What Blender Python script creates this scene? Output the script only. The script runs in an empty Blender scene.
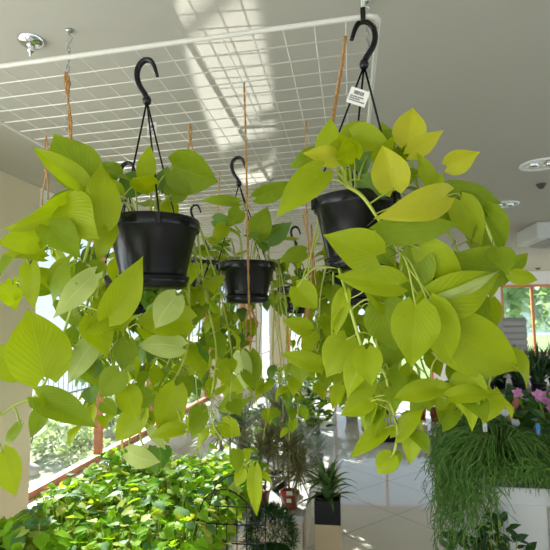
import bpy, bmesh, math, random
from mathutils import Vector as V, Matrix, noise
R_ = math.radians
rnd = random.Random(7)
scene = bpy.context.scene
COL = scene.collection

# ------------------------------------------------------------------ camera geometry (places real things from measured bearings)
F_PX, YAW, PITCH, ROLL = 479.0, 0.1534, 0.0964, -0.0107
CAM = V((0, 0, 1.6))
cy, sy, cp, sp = math.cos(YAW), math.sin(YAW), math.cos(PITCH), math.sin(PITCH)
FW = V((-sy * cp, cy * cp, sp)); _r = V((cy, sy, 0)); _u = _r.cross(FW)
RT = _r * math.cos(ROLL) + _u * math.sin(ROLL)
UP = _u * math.cos(ROLL) - _r * math.sin(ROLL)
def ray(x, y): return FW + RT * ((x - 275) / F_PX) - UP * ((y - 275) / F_PX)
def at(x, y, d): return CAM + ray(x, y) * d
def onz(x, y, z):
    r = ray(x, y); return CAM + r * ((z - CAM.z) / r.z)

# ------------------------------------------------------------------ materials
def mat(name, color, rough=0.5, spec=0.5, metal=0.0, trans=0.0, noise_amt=0.0, noise_scale=8.0, bump=0.0, bump_scale=60.0, alpha=1.0):
    m = bpy.data.materials.new(name); m.use_nodes = True
    nt = m.node_tree; b = nt.nodes['Principled BSDF']
    b.inputs['Base Color'].default_value = (*color, 1); b.inputs['Roughness'].default_value = rough
    b.inputs['Specular IOR Level'].default_value = spec; b.inputs['Metallic'].default_value = metal
    if trans: b.inputs['Transmission Weight'].default_value = trans
    if alpha < 1: b.inputs['Alpha'].default_value = alpha
    tc = nt.nodes.new('ShaderNodeTexCoord')
    if noise_amt:
        n = nt.nodes.new('ShaderNodeTexNoise'); n.inputs['Scale'].default_value = noise_scale; n.inputs['Detail'].default_value = 4
        nt.links.new(tc.outputs['Object'], n.inputs['Vector'])
        r = nt.nodes.new('ShaderNodeValToRGB')
        r.color_ramp.elements[0].color = (*[c * (1 - noise_amt) for c in color], 1)
        r.color_ramp.elements[1].color = (*[min(1, c * (1 + noise_amt)) for c in color], 1)
        r.color_ramp.elements[0].position = 0.3; r.color_ramp.elements[1].position = 0.7
        nt.links.new(n.outputs['Fac'], r.inputs['Fac']); nt.links.new(r.outputs['Color'], b.inputs['Base Color'])
    if bump:
        n = nt.nodes.new('ShaderNodeTexNoise'); n.inputs['Scale'].default_value = bump_scale
        nt.links.new(tc.outputs['Object'], n.inputs['Vector'])
        bp = nt.nodes.new('ShaderNodeBump'); bp.inputs['Strength'].default_value = bump; bp.inputs['Distance'].default_value = 0.01
        nt.links.new(n.outputs['Fac'], bp.inputs['Height']); nt.links.new(bp.outputs['Normal'], b.inputs['Normal'])
    return m

def leaf_mat(name, c1, c2, back, trans=0.40, vein=None, gloss=0.34, scale=30.0, spec=0.2):
    """two-sided leaf: reflectance + transmission, veins along the blade's own UV, paler underside"""
    m = bpy.data.materials.new(name); m.use_nodes = True
    nt = m.node_tree; N = nt.nodes; L = nt.links
    for n in list(N): N.remove(n)
    out = N.new('ShaderNodeOutputMaterial')
    pr = N.new('ShaderNodeBsdfPrincipled'); pr.inputs['Roughness'].default_value = gloss; pr.inputs['Specular IOR Level'].default_value = spec
    tr = N.new('ShaderNodeBsdfTranslucent'); mx = N.new('ShaderNodeMixShader'); mx.inputs[0].default_value = trans
    tc = N.new('ShaderNodeTexCoord'); no = N.new('ShaderNodeTexNoise'); no.inputs['Scale'].default_value = scale; no.inputs['Detail'].default_value = 3
    L.new(tc.outputs['Object'], no.inputs['Vector'])
    rp = N.new('ShaderNodeValToRGB'); rp.color_ramp.elements[0].position = .35; rp.color_ramp.elements[1].position = .68
    rp.color_ramp.elements[0].color = (*c1, 1); rp.color_ramp.elements[1].color = (*c2, 1)
    L.new(no.outputs['Fac'], rp.inputs['Fac'])
    col = rp.outputs['Color']
    if vein:
        uv = N.new('ShaderNodeUVMap'); sx = N.new('ShaderNodeSeparateXYZ'); L.new(uv.outputs['UV'], sx.inputs[0])
        def math_(op, a, b=None, c=None):
            n = N.new('ShaderNodeMath'); n.operation = op
            for k, v in enumerate((a, b, c)):
                if v is None: continue
                if isinstance(v, (int, float)): n.inputs[k].default_value = v
                else: L.new(v, n.inputs[k])
            return n.outputs[0]
        t = math_('ABSOLUTE', math_('SUBTRACT', sx.outputs[0], 0.5))
        rib = math_('LESS_THAN', t, 0.012)
        ph = math_('SUBTRACT', math_('MULTIPLY', sx.outputs[1], 10.0), math_('MULTIPLY', math_('POWER', t, .75), 9.0))
        side = math_('POWER', math_('ABSOLUTE', math_('SINE', math_('MULTIPLY', ph, 3.1416))), 10.0)
        fac = math_('MAXIMUM', rib, math_('MULTIPLY', side, 0.10))
        mc = N.new('ShaderNodeMix'); mc.data_type = 'RGBA'; L.new(fac, mc.inputs[0]); L.new(col, mc.inputs[6]); mc.inputs[7].default_value = (*vein, 1)
        col = mc.outputs[2]
        bp = N.new('ShaderNodeBump'); bp.inputs['Strength'].default_value = .24; bp.inputs['Distance'].default_value = .003
        L.new(math_('SUBTRACT', math_('MULTIPLY', no.outputs['Fac'], 0.7), math_('MAXIMUM', rib, side)), bp.inputs['Height'])
        L.new(bp.outputs['Normal'], pr.inputs['Normal'])
    geo = N.new('ShaderNodeNewGeometry'); mb = N.new('ShaderNodeMix'); mb.data_type = 'RGBA'
    L.new(geo.outputs['Backfacing'], mb.inputs[0]); L.new(col, mb.inputs[6]); mb.inputs[7].default_value = (*back, 1)
    L.new(mb.outputs[2], pr.inputs['Base Color'])
    L.new(col, tr.inputs['Color'])
    L.new(pr.outputs[0], mx.inputs[1]); L.new(tr.outputs[0], mx.inputs[2]); L.new(mx.outputs[0], out.inputs[0])
    return m

VEIN = (0.62, 0.70, 0.10)
M = {
 'lime':   leaf_mat('leaf_lime', (.335, .44, .002), (.44, .52, .003), (.35, .43, .010), vein=(.46, .57, .02)),
 'yellow': leaf_mat('leaf_yellow', (.54, .56, .003), (.68, .65, .005), (.52, .51, .03), vein=(.64, .62, .05)),
 'green':  leaf_mat('leaf_green', (.17, .29, .003), (.26, .37, .004), (.26, .35, .015), vein=(.32, .43, .02)),
 'dark':   leaf_mat('leaf_dark', (.075, .19, .012), (.12, .26, .02), (.20, .32, .06), vein=(.2, .33, .05)),
 'pale':   leaf_mat('leaf_pale', (.46, .55, .13), (.52, .60, .18), (.48, .56, .16), vein=(.62, .68, .3)),
 'stem':   mat('vine_stem', (.36, .42, .05), .45),
 'stem_y': mat('vine_stem_pale', (.42, .48, .06), .45),
 'root':   mat('aerial_root', (.10, .06, .025), .8),
 'black':  mat('black_plastic', (.006, .006, .007), .24, .32, bump=.05, bump_scale=40),
 'black_matte': mat('black_matte', (.014, .014, .015), .6),
 'soil':   mat('soil', (.035, .022, .014), .95, noise_amt=.5, noise_scale=60),
 'jute':   mat('jute_twine', (.50, .27, .10), .9, .2, noise_amt=.35, noise_scale=180, bump=.6, bump_scale=400),
 'wire':   mat('white_coated_wire', (.62, .59, .52), .4),
 'chain':  mat('galvanised_chain', (.42, .44, .42), .35, metal=.9),
 'chrome': mat('chrome', (.75, .75, .76), .12, metal=1.0),
 'tag':    mat('tag_paper', (.80, .78, .70), .6),
 'ink':    mat('tag_ink', (.05, .05, .05), .7),
 'red':    mat('red_print', (.62, .03, .03), .5),
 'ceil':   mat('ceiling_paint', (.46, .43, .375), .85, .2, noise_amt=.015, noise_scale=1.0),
 'beige':  mat('beige_wall_paint', (.70, .61, .43), .85, .2, noise_amt=.02, noise_scale=1.5),
 'white':  mat('white_paint', (.80, .79, .76), .6),
 'gwhite': mat('greyish_white_laminate', (.62, .62, .60), .4),
 'grey':   mat('grey_laminate', (.30, .30, .30), .5),
 'wood':   mat('reddish_window_wood', (.58, .22, .09), .5, noise_amt=.2, noise_scale=12),
 'cream':  mat('cream_board', (.70, .63, .50), .55, noise_amt=.03),
 'tan':    mat('tan_planter', (.58, .45, .28), .5, noise_amt=.03),
 'terra':  mat('terracotta_plastic', (.33, .085, .04), .45),
 'brownpot': mat('brown_pot', (.16, .06, .035), .5),
 'draca':  leaf_mat('dracaena_leaf', (.24, .25, .08), (.40, .35, .17), (.3, .3, .15), .25),
 'spike':  leaf_mat('spike_leaf', (.06, .15, .03), (.12, .24, .05), (.12, .22, .08), .2),
 'spike_lime': leaf_mat('lemon_stripe_leaf', (.16, .28, .03), (.40, .48, .08), (.2, .3, .08), .25),
 'silver': leaf_mat('silver_leaf', (.40, .48, .44), (.55, .62, .58), (.45, .5, .48), .2),
 'sansev': leaf_mat('dark_sword_leaf', (.025, .06, .022), (.06, .11, .04), (.05, .1, .04), .1),
 'rhip':   leaf_mat('rhipsalis_stem', (.10, .23, .04), (.22, .40, .08), (.14, .28, .06), .3),
 'fern':   leaf_mat('fern_needle', (.02, .075, .012), (.05, .14, .02), (.04, .1, .02), .15),
 'bush':   leaf_mat('bush_leaf', (.05, .16, .03), (.11, .26, .05), (.1, .22, .06), .3),
 'bench':  leaf_mat('bench_pothos_leaf', (.25, .48, .008), (.44, .62, .012), (.26, .50, .03), .55, gloss=.55, spec=.05),
 'bench_y': leaf_mat('bench_pothos_young_leaf', (.55, .62, .03), (.66, .66, .05), (.5, .6, .12), .45, gloss=.5, spec=.12),
 'bench_d': leaf_mat('bench_pothos_old_leaf', (.05, .20, .03), (.09, .28, .04), (.15, .3, .1), .35, gloss=.5, spec=.12),
 'tree':   leaf_mat('tree_leaf', (.34, .52, .22), (.50, .64, .34), (.42, .56, .30), .5),
 'shrub':  leaf_mat('shrub_leaf', (.36, .48, .16), (.54, .62, .32), (.4, .5, .2), .5),
 'bark':   mat('bark', (.16, .11, .07), .9),
 'grass':  mat('lawn_ground', (.26, .34, .11), .95, noise_amt=.35, noise_scale=3),
 'gardenbed': mat('garden_bed', (.40, .40, .28), .95, noise_amt=.4, noise_scale=4),
 'path':   mat('pale_paving', (.50, .50, .49), .9, noise_amt=.06, noise_scale=3),
 'road':   mat('asphalt', (.20, .24, .27), .9, noise_amt=.1, noise_scale=6),
 'fence':  mat('fence_metal', (.34, .36, .36), .5),
 'rock':   mat('garden_stone', (.46, .43, .38), .9, noise_amt=.3, noise_scale=6),
 'pink':   leaf_mat('orchid_pink', (.66, .16, .46), (.75, .3, .58), (.7, .3, .55), .3),
 'hotpink': leaf_mat('cyclamen_red', (.62, .05, .12), (.70, .10, .2), (.6, .1, .2), .2),
 'petal':  leaf_mat('white_petal', (.75, .77, .80), (.82, .83, .85), (.78, .8, .82), .3),
 'bluetag': mat('blue_tag', (.05, .22, .55), .5),
 'sleeve': mat('clear_sleeve', (.92, .95, .98), .06, .5, trans=.0, alpha=.22),
 'hill':   mat('hill_green', (.30, .42, .30), .95, noise_amt=.25, noise_scale=.4),
 'siding': mat('grey_siding', (.26, .25, .25), .7),
 'acgrey': mat('appliance_grey', (.55, .55, .54), .5),
 'dkvent': mat('vent_dark', (.05, .05, .05), .6),
 'veneer': mat('variegated', (.55, .60, .38), .5),
}
def glass_mat():
    m = bpy.data.materials.new('window_glass'); m.use_nodes = True; nt = m.node_tree
    for n in list(nt.nodes): nt.nodes.remove(n)
    o = nt.nodes.new('ShaderNodeOutputMaterial'); t = nt.nodes.new('ShaderNodeBsdfTransparent'); g = nt.nodes.new('ShaderNodeBsdfGlossy')
    g.inputs['Roughness'].default_value = .02; t.inputs['Color'].default_value = (.93, .96, .97, 1)
    lw = nt.nodes.new('ShaderNodeLayerWeight'); lw.inputs['Blend'].default_value = .5
    fr = nt.nodes.new('ShaderNodeMath'); fr.operation = 'POWER'; nt.links.new(lw.outputs['Facing'], fr.inputs[0]); fr.inputs[1].default_value = 5.0
    f2 = nt.nodes.new('ShaderNodeMath'); f2.operation = 'MULTIPLY_ADD'; nt.links.new(fr.outputs[0], f2.inputs[0]); f2.inputs[1].default_value = .55; f2.inputs[2].default_value = .04; fr = f2
    mx = nt.nodes.new('ShaderNodeMixShader'); nt.links.new(fr.outputs[0], mx.inputs[0]); nt.links.new(t.outputs[0], mx.inputs[1]); nt.links.new(g.outputs[0], mx.inputs[2])
    nt.links.new(mx.outputs[0], o.inputs[0]); return m
M['glass'] = glass_mat()
def floor_mat():
    m = bpy.data.materials.new('polished_floor_tile'); m.use_nodes = True; nt = m.node_tree; N = nt.nodes; L = nt.links
    b = N['Principled BSDF']; tc = N.new('ShaderNodeTexCoord'); sx = N.new('ShaderNodeSeparateXYZ'); L.new(tc.outputs['Object'], sx.inputs[0])
    def mth(op, a, bb=None):
        n = N.new('ShaderNodeMath'); n.operation = op
        for k, v in enumerate((a, bb)):
            if v is None: continue
            if isinstance(v, (int, float)): n.inputs[k].default_value = v
            else: L.new(v, n.inputs[k])
        return n.outputs[0]
    P = .8485
    u = mth('SUBTRACT', mth('SUBTRACT', sx.outputs[1], sx.outputs[0]), 3.89)
    v = mth('SUBTRACT', mth('ADD', sx.outputs[1], sx.outputs[0]), 4.57)
    def line(q): return mth('LESS_THAN', mth('ABSOLUTE', mth('SUBTRACT', mth('FRACT', mth('ADD', mth('DIVIDE', q, P), .5)), .5)), .0055)
    g = mth('MAXIMUM', line(u), line(v))
    no = N.new('ShaderNodeTexNoise'); no.inputs['Scale'].default_value = 3.0; no.inputs['Detail'].default_value = 5; L.new(tc.outputs['Object'], no.inputs['Vector'])
    rp = N.new('ShaderNodeValToRGB'); rp.color_ramp.elements[0].color = (.70, .66, .59, 1); rp.color_ramp.elements[1].color = (.78, .74, .67, 1)
    L.new(no.outputs['Fac'], rp.inputs['Fac'])
    mx = N.new('ShaderNodeMix'); mx.data_type = 'RGBA'; L.new(g, mx.inputs[0]); L.new(rp.outputs[0], mx.inputs[6]); mx.inputs[7].default_value = (.24, .21, .18, 1)
    L.new(mx.outputs[2], b.inputs['Base Color'])
    ro = mth('ADD', mth('MULTIPLY', g, .4), .07); L.new(ro, b.inputs['Roughness'])
    bp = N.new('ShaderNodeBump'); bp.inputs['Strength'].default_value = .04; bp.inputs['Distance'].default_value = .02
    n2 = N.new('ShaderNodeTexNoise'); n2.inputs['Scale'].default_value = 2.2; L.new(tc.outputs['Object'], n2.inputs['Vector'])
    L.new(n2.outputs['Fac'], bp.inputs['Height']); L.new(bp.outputs['Normal'], b.inputs['Normal'])
    return m
M['floor'] = floor_mat()

# ------------------------------------------------------------------ mesh builder
def smooth_path(pts, k=6):
    pts = [V(p) for p in pts]
    if len(pts) < 3: return pts
    out = []
    P = [pts[0] * 2 - pts[1]] + pts + [pts[-1] * 2 - pts[-2]]
    for i in range(1, len(P) - 2):
        a, b, c, d = P[i - 1], P[i], P[i + 1], P[i + 2]
        for j in range(k):
            t = j / k
            out.append(.5 * ((2 * b) + (c - a) * t + (2 * a - 5 * b + 4 * c - d) * t * t + (3 * b - a - 3 * c + d) * t ** 3))
    out.append(pts[-1]); return out

class MB:
    def __init__(s): s.v = []; s.f = []; s.uv = []; s.mi = []; s.mats = []; s.sm = []
    def _m(s, m):
        if m not in s.mats: s.mats.append(m)
        return s.mats.index(m)
    def face(s, idx, m, uv=None, sm=True):
        s.f.append(idx); s.mi.append(s._m(m)); s.uv.append(uv or [(0, 0)] * len(idx)); s.sm.append(sm)
    def tube(s, pts, r, m, n=6, cap=True, flat=1.0):
        pts = [V(p) for p in pts]
        if len(pts) < 2: return
        rr = r if callable(r) else (lambda t: r)
        b0 = len(s.v); ref = None; K = len(pts)
        for i, p in enumerate(pts):
            t = (pts[min(i + 1, K - 1)] - pts[max(i - 1, 0)])
            if t.length < 1e-9: t = V((0, 0, 1))
            t.normalize()
            if ref is None:
                ref = t.orthogonal().normalized()
            ref = (ref - t * ref.dot(t))
            if ref.length < 1e-6: ref = t.orthogonal()
            ref.normalize(); q = t.cross(ref); ra = rr(i / (K - 1))
            for k in range(n):
                a = 2 * math.pi * k / n
                s.v.append(p + ref * (math.cos(a) * ra) + q * (math.sin(a) * ra * flat))
        for i in range(K - 1):
            for k in range(n):
                a = b0 + i * n + k; b = b0 + i * n + (k + 1) % n
                s.face([a, b, b + n, a + n], m)
        if cap:
            s.face([b0 + k for k in range(n)][::-1], m, sm=False); s.face([b0 + (K - 1) * n + k for k in range(n)], m, sm=False)
    def lathe(s, prof, m, n=32, c=(0, 0, 0), sm=True, axis=None):
        c = V(c); b0 = len(s.v); K = len(prof)
        for (r, z) in prof:
            for k in range(n):
                a = 2 * math.pi * k / n
                p = V((r * math.cos(a), r * math.sin(a), z))
                s.v.append(c + (axis @ p if axis else p))
        for i in range(K - 1):
            for k in range(n):
                a = b0 + i * n + k; b = b0 + i * n + (k + 1) % n
                s.face([a, b, b + n, a + n], m, sm=sm)
    def box(s, lo, hi, m, bev=0.0, rot=None, org=None):
        bm = bmesh.new(); bmesh.ops.create_cube(bm, size=1)
        lo, hi = V(lo), V(hi); c = (lo + hi) / 2; d = hi - lo
        for v in bm.verts: v.co = V((v.co.x * d.x, v.co.y * d.y, v.co.z * d.z))
        if bev: bmesh.ops.bevel(bm, geom=list(bm.edges), offset=bev, segments=2, profile=.5, affect='EDGES')
        b0 = len(s.v); bm.verts.index_update()
        for v in bm.verts:
            p = v.co
            if rot: p = rot @ p
            s.v.append(p + c)
        for f in bm.faces: s.face([b0 + v.index for v in f.verts], m, sm=False)
        bm.free()
    def leaf(s, base, tip, nrm, w, m, curl=.08, fold=.18, ns=9, nt=3, lobe=.13, wave=.02, twist=0.0, shape=None, ph=0.0):
        base, tip = V(base), V(tip); d = tip - base; L = d.length
        if L < 1e-6: return
        mm = d / L; n = V(nrm); n = n - mm * n.dot(mm)
        if n.length < 1e-6: n = mm.orthogonal()
        n.normalize(); sd = mm.cross(n)
        tab = shape or HEART
        b0 = len(s.v); cols = 2 * nt + 1
        for i in range(ns + 1):
            t_ = i / ns; q = t_ ** .9
            # outline by interpolation
            h = interp(tab, q) * w / 2
            a = twist * (q - .2)
            sd2 = sd * math.cos(a) + n * math.sin(a); n2 = n * math.cos(a) - sd * math.sin(a)
            cen = base + mm * (q * L) + n * (curl * L * 4 * q * (1 - q))
            for k in range(-nt, nt + 1):
                t = k / nt; at_ = abs(t)
                back = lobe * L * (at_ ** 1.4) * max(0, 1 - q / .32)
                z = fold * h * (at_ ** 1.3) - .10 * h * at_ ** 3 + wave * L * math.sin(q * 9 + (2 if t > 0 else 0) + ph) * at_ ** 2
                s.v.append(cen + sd2 * (h * t) - mm * back + n2 * z)
        for i in range(ns):
            for k in range(cols - 1):
                a = b0 + i * cols + k; b = a + 1; c = b + cols; e = a + cols
                u0, u1 = k / (cols - 1), (k + 1) / (cols - 1); v0, v1 = i / ns, (i + 1) / ns
                s.face([a, e, c, b], m, [(u0, v0), (u0, v1), (u1, v1), (u1, v0)])
    def blade(s, base, d, L, w, m, droop=.4, n=6, up=V((0, 0, 1))):
        """strap leaf that arches over"""
        d = V(d).normalized(); side = d.cross(up)
        if side.length < 1e-4: side = V((1, 0, 0))
        side.normalize(); b0 = len(s.v); p = V(base); dd = d.copy()
        for i in range(n + 1):
            t = i / n; h = w / 2 * (math.sin(min(1, t * 3 + .35) * math.pi / 2)) * (1 - t ** 3) + .0006
            nn = side.cross(dd).normalized()
            s.v += [p - side * h + nn * h * .35, p.copy(), p + side * h + nn * h * .35]
            p = p + dd * (L / n); dd = (dd + V((0, 0, -droop / n * (0.5 + 1.5 * t)))).normalized()
        for i in range(n):
            for k in range(2):
                a = b0 + i * 3 + k; s.face([a, a + 1, a + 4, a + 3], m, [(k / 2, i / n), ((k + 1) / 2, i / n), ((k + 1) / 2, (i + 1) / n), (k / 2, (i + 1) / n)])
    def build(s, name, parent=None, org=(0, 0, 0)):
        me = bpy.data.meshes.new(name); org = V(org)
        me.from_pydata([tuple(p - org) for p in s.v], [], s.f)
        for m in s.mats: me.materials.append(M[m])
        me.polygons.foreach_set('material_index', s.mi); me.polygons.foreach_set('use_smooth', s.sm)
        ul = me.uv_layers.new(name='UVMap'); flat = [c for f in s.uv for uv in f for c in uv]
        ul.data.foreach_set('uv', flat); me.update()
        o = bpy.data.objects.new(name, me); COL.objects.link(o)
        if parent: o.parent = parent
        else: o.location = org
        return o
HEART = [(0, .30), (.04, .60), (.12, .84), (.24, .985), (.34, 1.0), (.46, .94), (.58, .80), (.70, .60), (.80, .40), (.88, .22), (.94, .10), (1, 0.0)]
OVAL = [(0, .1), (.1, .5), (.25, .85), (.45, 1), (.6, .9), (.75, .68), (.88, .38), (1, .02)]
def interp(tab, q):
    for (a, x), (b, y) in zip(tab, tab[1:]):
        if q <= b: return x + (y - x) * (q - a) / (b - a)
    return tab[-1][1]

def tag(o, label=None, cat=None, group=None, kind=None):
    if label: o['label'] = label
    if cat: o['category'] = cat
    if group: o['group'] = group
    if kind: o['kind'] = kind
    return o
def thing(name, label, cat, loc=(0, 0, 0), rz=0.0, group=None):
    o = bpy.data.objects.new(name, None); COL.objects.link(o); o.location = loc; o.rotation_euler = (0, 0, rz); o.empty_display_size = .05
    return tag(o, label, cat, group)
def dup(root, loc, rz=0.0, sc=1.0, label=None, group=None):
    r = root.copy(); COL.objects.link(r); r.location = loc; r.rotation_euler = (0, 0, rz); r.scale = (sc, sc, sc)
    if label: r['label'] = label
    if group: r['group'] = group
    for ch in list(root.children):
        c = ch.copy(); COL.objects.link(c); c.parent = r
        for g in list(ch.children):
            d = g.copy(); COL.objects.link(d); d.parent = c
    return r
def struct(name, mb, label=None):
    o = mb.build(name); o['kind'] = 'structure'
    if label: o['label'] = label
    return o

# ------------------------------------------------------------------ room shell
CEIL = 2.57; XL = -2.17; XR = 6.2; YB = -3.0; YF = 10.5
mb = MB(); mb.box((XL - .3, YB, -.12), (XR, YF + .1, 0), 'floor'); struct('floor', mb)
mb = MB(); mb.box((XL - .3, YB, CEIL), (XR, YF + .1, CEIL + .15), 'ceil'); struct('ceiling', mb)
SILL, HEAD = .36, 2.40
# left wall: solid beige stretches, window bands between
mb = MB()
WIN_L = [(-2.6, 1.55), (3.06, 7.6), (7.95, 10.2)]
prev = YB
for a, b in WIN_L:
    mb.box((XL - .22, prev, 0), (XL, a, CEIL), 'beige'); prev = b
mb.box((XL - .22, prev, 0), (XL, YF, CEIL), 'beige')
for a, b in WIN_L:
    mb.box((XL - .22, a, 0), (XL, b, SILL), 'white'); mb.box((XL - .22, a, HEAD), (XL, b, CEIL), 'white')
struct('wall_left', mb)
def window(n, axis, pos, a, b, z0, z1, mull, depth=.07, fm='wood'):
    """timber-framed window: frame, mullions and one pane per light"""
    o = bpy.data.objects.new('window_%d' % n, None); COL.objects.link(o); o['kind'] = 'structure'
    def bx(m_, p0, p1, q0, q1, name, mt, d0=-depth / 2, d1=depth / 2):
        if axis == 'x': m_.box((pos + d0, p0, q0), (pos + d1, p1, q1), mt, .004 if mt == fm else 0)
        else: m_.box((p0, pos + d0, q0), (p1, pos + d1, q1), mt, .004 if mt == fm else 0)
    fr = MB(); t = .055
    bx(fr, a, b, z0, z0 + t, '', fm); bx(fr, a, b, z1 - t, z1, '', fm); bx(fr, a, a + t, z0, z1, '', fm); bx(fr, b - t, b, z0, z1, '', fm)
    f = fr.build('window_frame', o)
    edges = [a] + mull + [b]
    for m_ in mull:
        k = MB(); bx(k, m_ - .024, m_ + .024, z0 + t, z1 - t, '', 'wood'); k.build('mullion', o)
    for p, q in zip(edges, edges[1:]):
        k = MB(); bx(k, p + .03, q - .03, z0 + t, z1 - t, '', 'glass', -.003, .003); k.build('pane', o)
    return o
window(1, 'x', XL - .13, 3.06, 7.6, SILL, HEAD, [4.2, 5.34, 6.48])
window(2, 'x', XL - .13, 7.95, 10.2, SILL, HEAD, [9.1])
window(3, 'x', XL - .13, -2.6, 1.55, SILL, HEAD, [-1.2, .2])
mb = MB(); mb.box((XL - .08, 3.06, SILL - .03), (XL + .05, 7.6, SILL + .004), 'white', .006); mb.box((XL - .08, 7.95, SILL - .03), (XL + .05, 10.2, SILL + .004), 'white', .006); struct('trim_1', mb)
# far wall: white strip, beige pier, windows
FZ0, FZ1 = .88, 2.30
mb = MB()
FWIN = [(-2.0, -1.72, .06), (-1.38, 1.7, .06), (3.1, 5.9, FZ0)]
prev = XL - .2
for k, (a, b, z) in enumerate(FWIN):
    mb.box((prev, YF, 0), (a, YF + .2, CEIL), 'beige' if k == 1 else 'white'); prev = b
mb.box((prev, YF, 0), (XR, YF + .2, CEIL), 'white')
for a, b, z in FWIN:
    mb.box((a, YF, 0), (b, YF + .2, z), 'white'); mb.box((a, YF, FZ1), (b, YF + .2, CEIL), 'white')
struct('wall_far', mb)
window(4, 'y', YF + .08, 3.1, 5.9, FZ0, FZ1, [3.72, 4.4, 5.1])
window(5, 'y', YF + .08, -1.38, 1.7, .06, FZ1, [-.35, .68])
window(6, 'y', YF + .08, -2.0, -1.72, .06, FZ1, [], fm='white')
mb = MB(); mb.box((2.95, YF - .07, FZ0 - .05), (6.0, YF + .06, FZ0), 'white', .008); struct('trim_2', mb)
# right wall and rear wall: shop glazing out of view; added area lights shine in through it
mb = MB()
RW = [(-2.5, 1.2), (1.8, 5.6), (6.2, 9.9)]
prev = YB
for a, b in RW:
    mb.box((XR, prev, 0), (XR + .2, a, CEIL), 'white'); prev = b
mb.box((XR, prev, 0), (XR + .2, YF, CEIL), 'white')
for a, b in RW:
    mb.box((XR, a, 0), (XR + .2, b, SILL), 'white'); mb.box((XR, a, HEAD), (XR + .2, b, CEIL), 'white')
struct('wall_right', mb)
for k, (a, b) in enumerate(RW): window(7 + k, 'x', XR + .1, a, b, SILL, HEAD, [a + (b - a) / 3, b - (b - a) / 3])
mb = MB()
mb.box((XL - .3, YB - .2, 0), (-1.6, YB, CEIL), 'white'); mb.box((5.6, YB - .2, 0), (XR + .2, YB, CEIL), 'white')
mb.box((-1.6, YB - .2, HEAD), (5.6, YB, CEIL), 'white'); mb.box((-1.6, YB - .2, 0), (5.6, YB, .15), 'white')
struct('wall_rear', mb)
window(10, 'y', YB - .1, -1.6, 5.6, .15, HEAD, [.2, 2.0, 3.8])

# ------------------------------------------------------------------ ceiling fittings
def chain_mesh(mb, p, q, link=.022, r=.0017):
    p, q = V(p), V(q); d = q - p; n = max(2, int(d.length / (link * .72))); u = d.normalized(); a = u.orthogonal().normalized(); b = u.cross(a)
    for i in range(n):
        c = p + d * ((i + .5) / n); s = a if i % 2 else b
        loop = [c + u * (math.cos(t) * link * .5) + s * (math.sin(t) * link * .24) for t in [2 * math.pi * k / 10 for k in range(11)]]
        mb.tube(loop, r, 'chain', 5, cap=False)
def ring(c, r, axis_z=0, n=16, tilt=0):
    return [V(c) + V((math.cos(t) * r, math.sin(t) * r * math.sin(tilt) , math.sin(t) * r * math.cos(tilt))) for t in [2 * math.pi * k / n for k in range(n + 1)]]
GZ0, GSLOPE, GX1 = CAM.z + .6548, .0327, .0781
def gz(x): return GZ0 + (x - GX1) * GSLOPE
CELL = .07; GX0 = GX1 - 16 * CELL
def panel(y0, ny, label):
    t = thing('wire_grid_panel', label, 'wire panel', (GX0, y0, gz(GX0)), group=None)
    o = V(t.location); y1 = y0 + ny * CELL
    f = MB(); r = .0062; c = .02
    def P(x, y): return V((x, y, gz(x)))
    loop = []
    for (x, y, sx, sy) in ((GX0, y0, 1, 1), (GX1, y0, -1, 1), (GX1, y1, -1, -1), (GX0, y1, 1, -1)):
        pts = [P(x, y + sy * c), P(x + sx * c * .3, y + sy * c * .3), P(x + sx * c, y)]
        if (sx, sy) in ((-1, 1), (1, -1)): pts = pts[::-1]
        loop += pts
    f.tube(loop + [loop[0]], r, 'wire', 8, cap=False); f.build('rim_rod', t, o)
    w = MB()
    for i in range(1, 16): x = GX0 + i * CELL; w.tube([P(x, y0) + V((0, 0, .003)), P(x, y1) + V((0, 0, .003))], .0015, 'wire', 6)
    w.build('long_wires', t, o)
    w = MB()
    for j in range(1, ny): y = y0 + j * CELL; w.tube([P(GX0, y) - V((0, 0, .0012)), P(GX1, y) - V((0, 0, .0012))], .0018, 'wire', 6)
    w.build('cross_wires', t, o)
    return t
GY = .997
panel(GY, 24, 'white wire grid panel hung flat from the ceiling, nearest the viewer, carrying the front pots')
panel(GY + 24 * CELL + .012, 24, 'white wire grid panel hung flat under the ceiling, directly behind the front panel')
def chain(x, y, label, hook=True, off=0):
    zt, zb = CEIL, gz(x)
    t = thing('hanging_chain', label, 'chain', (x, y, zb), group='chains holding up the wire panels')
    m_ = MB(); chain_mesh(m_, (x, y, zt - .045), (x, y, zb + .006)); m_.build('links', t, t.location)
    m_ = MB(); m_.tube(smooth_path([(x, y, zt), (x, y, zt - .018), (x + .011, y, zt - .028), (x + .006, y, zt - .044), (x - .008, y, zt - .04)], 5), .0022, 'chain', 6)
    m_.lathe([(0.001, CEIL - .001), (.012, CEIL - .001), (.012, CEIL - .005), (.004, CEIL - .008)], 'chain', 14, (x, y, 0)); m_.build('ceiling_hook', t, t.location)
    return t
chain(-.896, 1.383, 'thin galvanised chain on a ceiling hook at the left side of the front wire panel')
chain(GX1 - .003, 1.40, 'galvanised chain behind the right-hand corner of the front wire panel')
chain(-.9, GY + 3.0, 'galvanised chain at the far left of the rear wire panel')
chain(GX1 - .003, GY + 3.0, 'galvanised chain at the far right of the rear wire panel')
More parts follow.
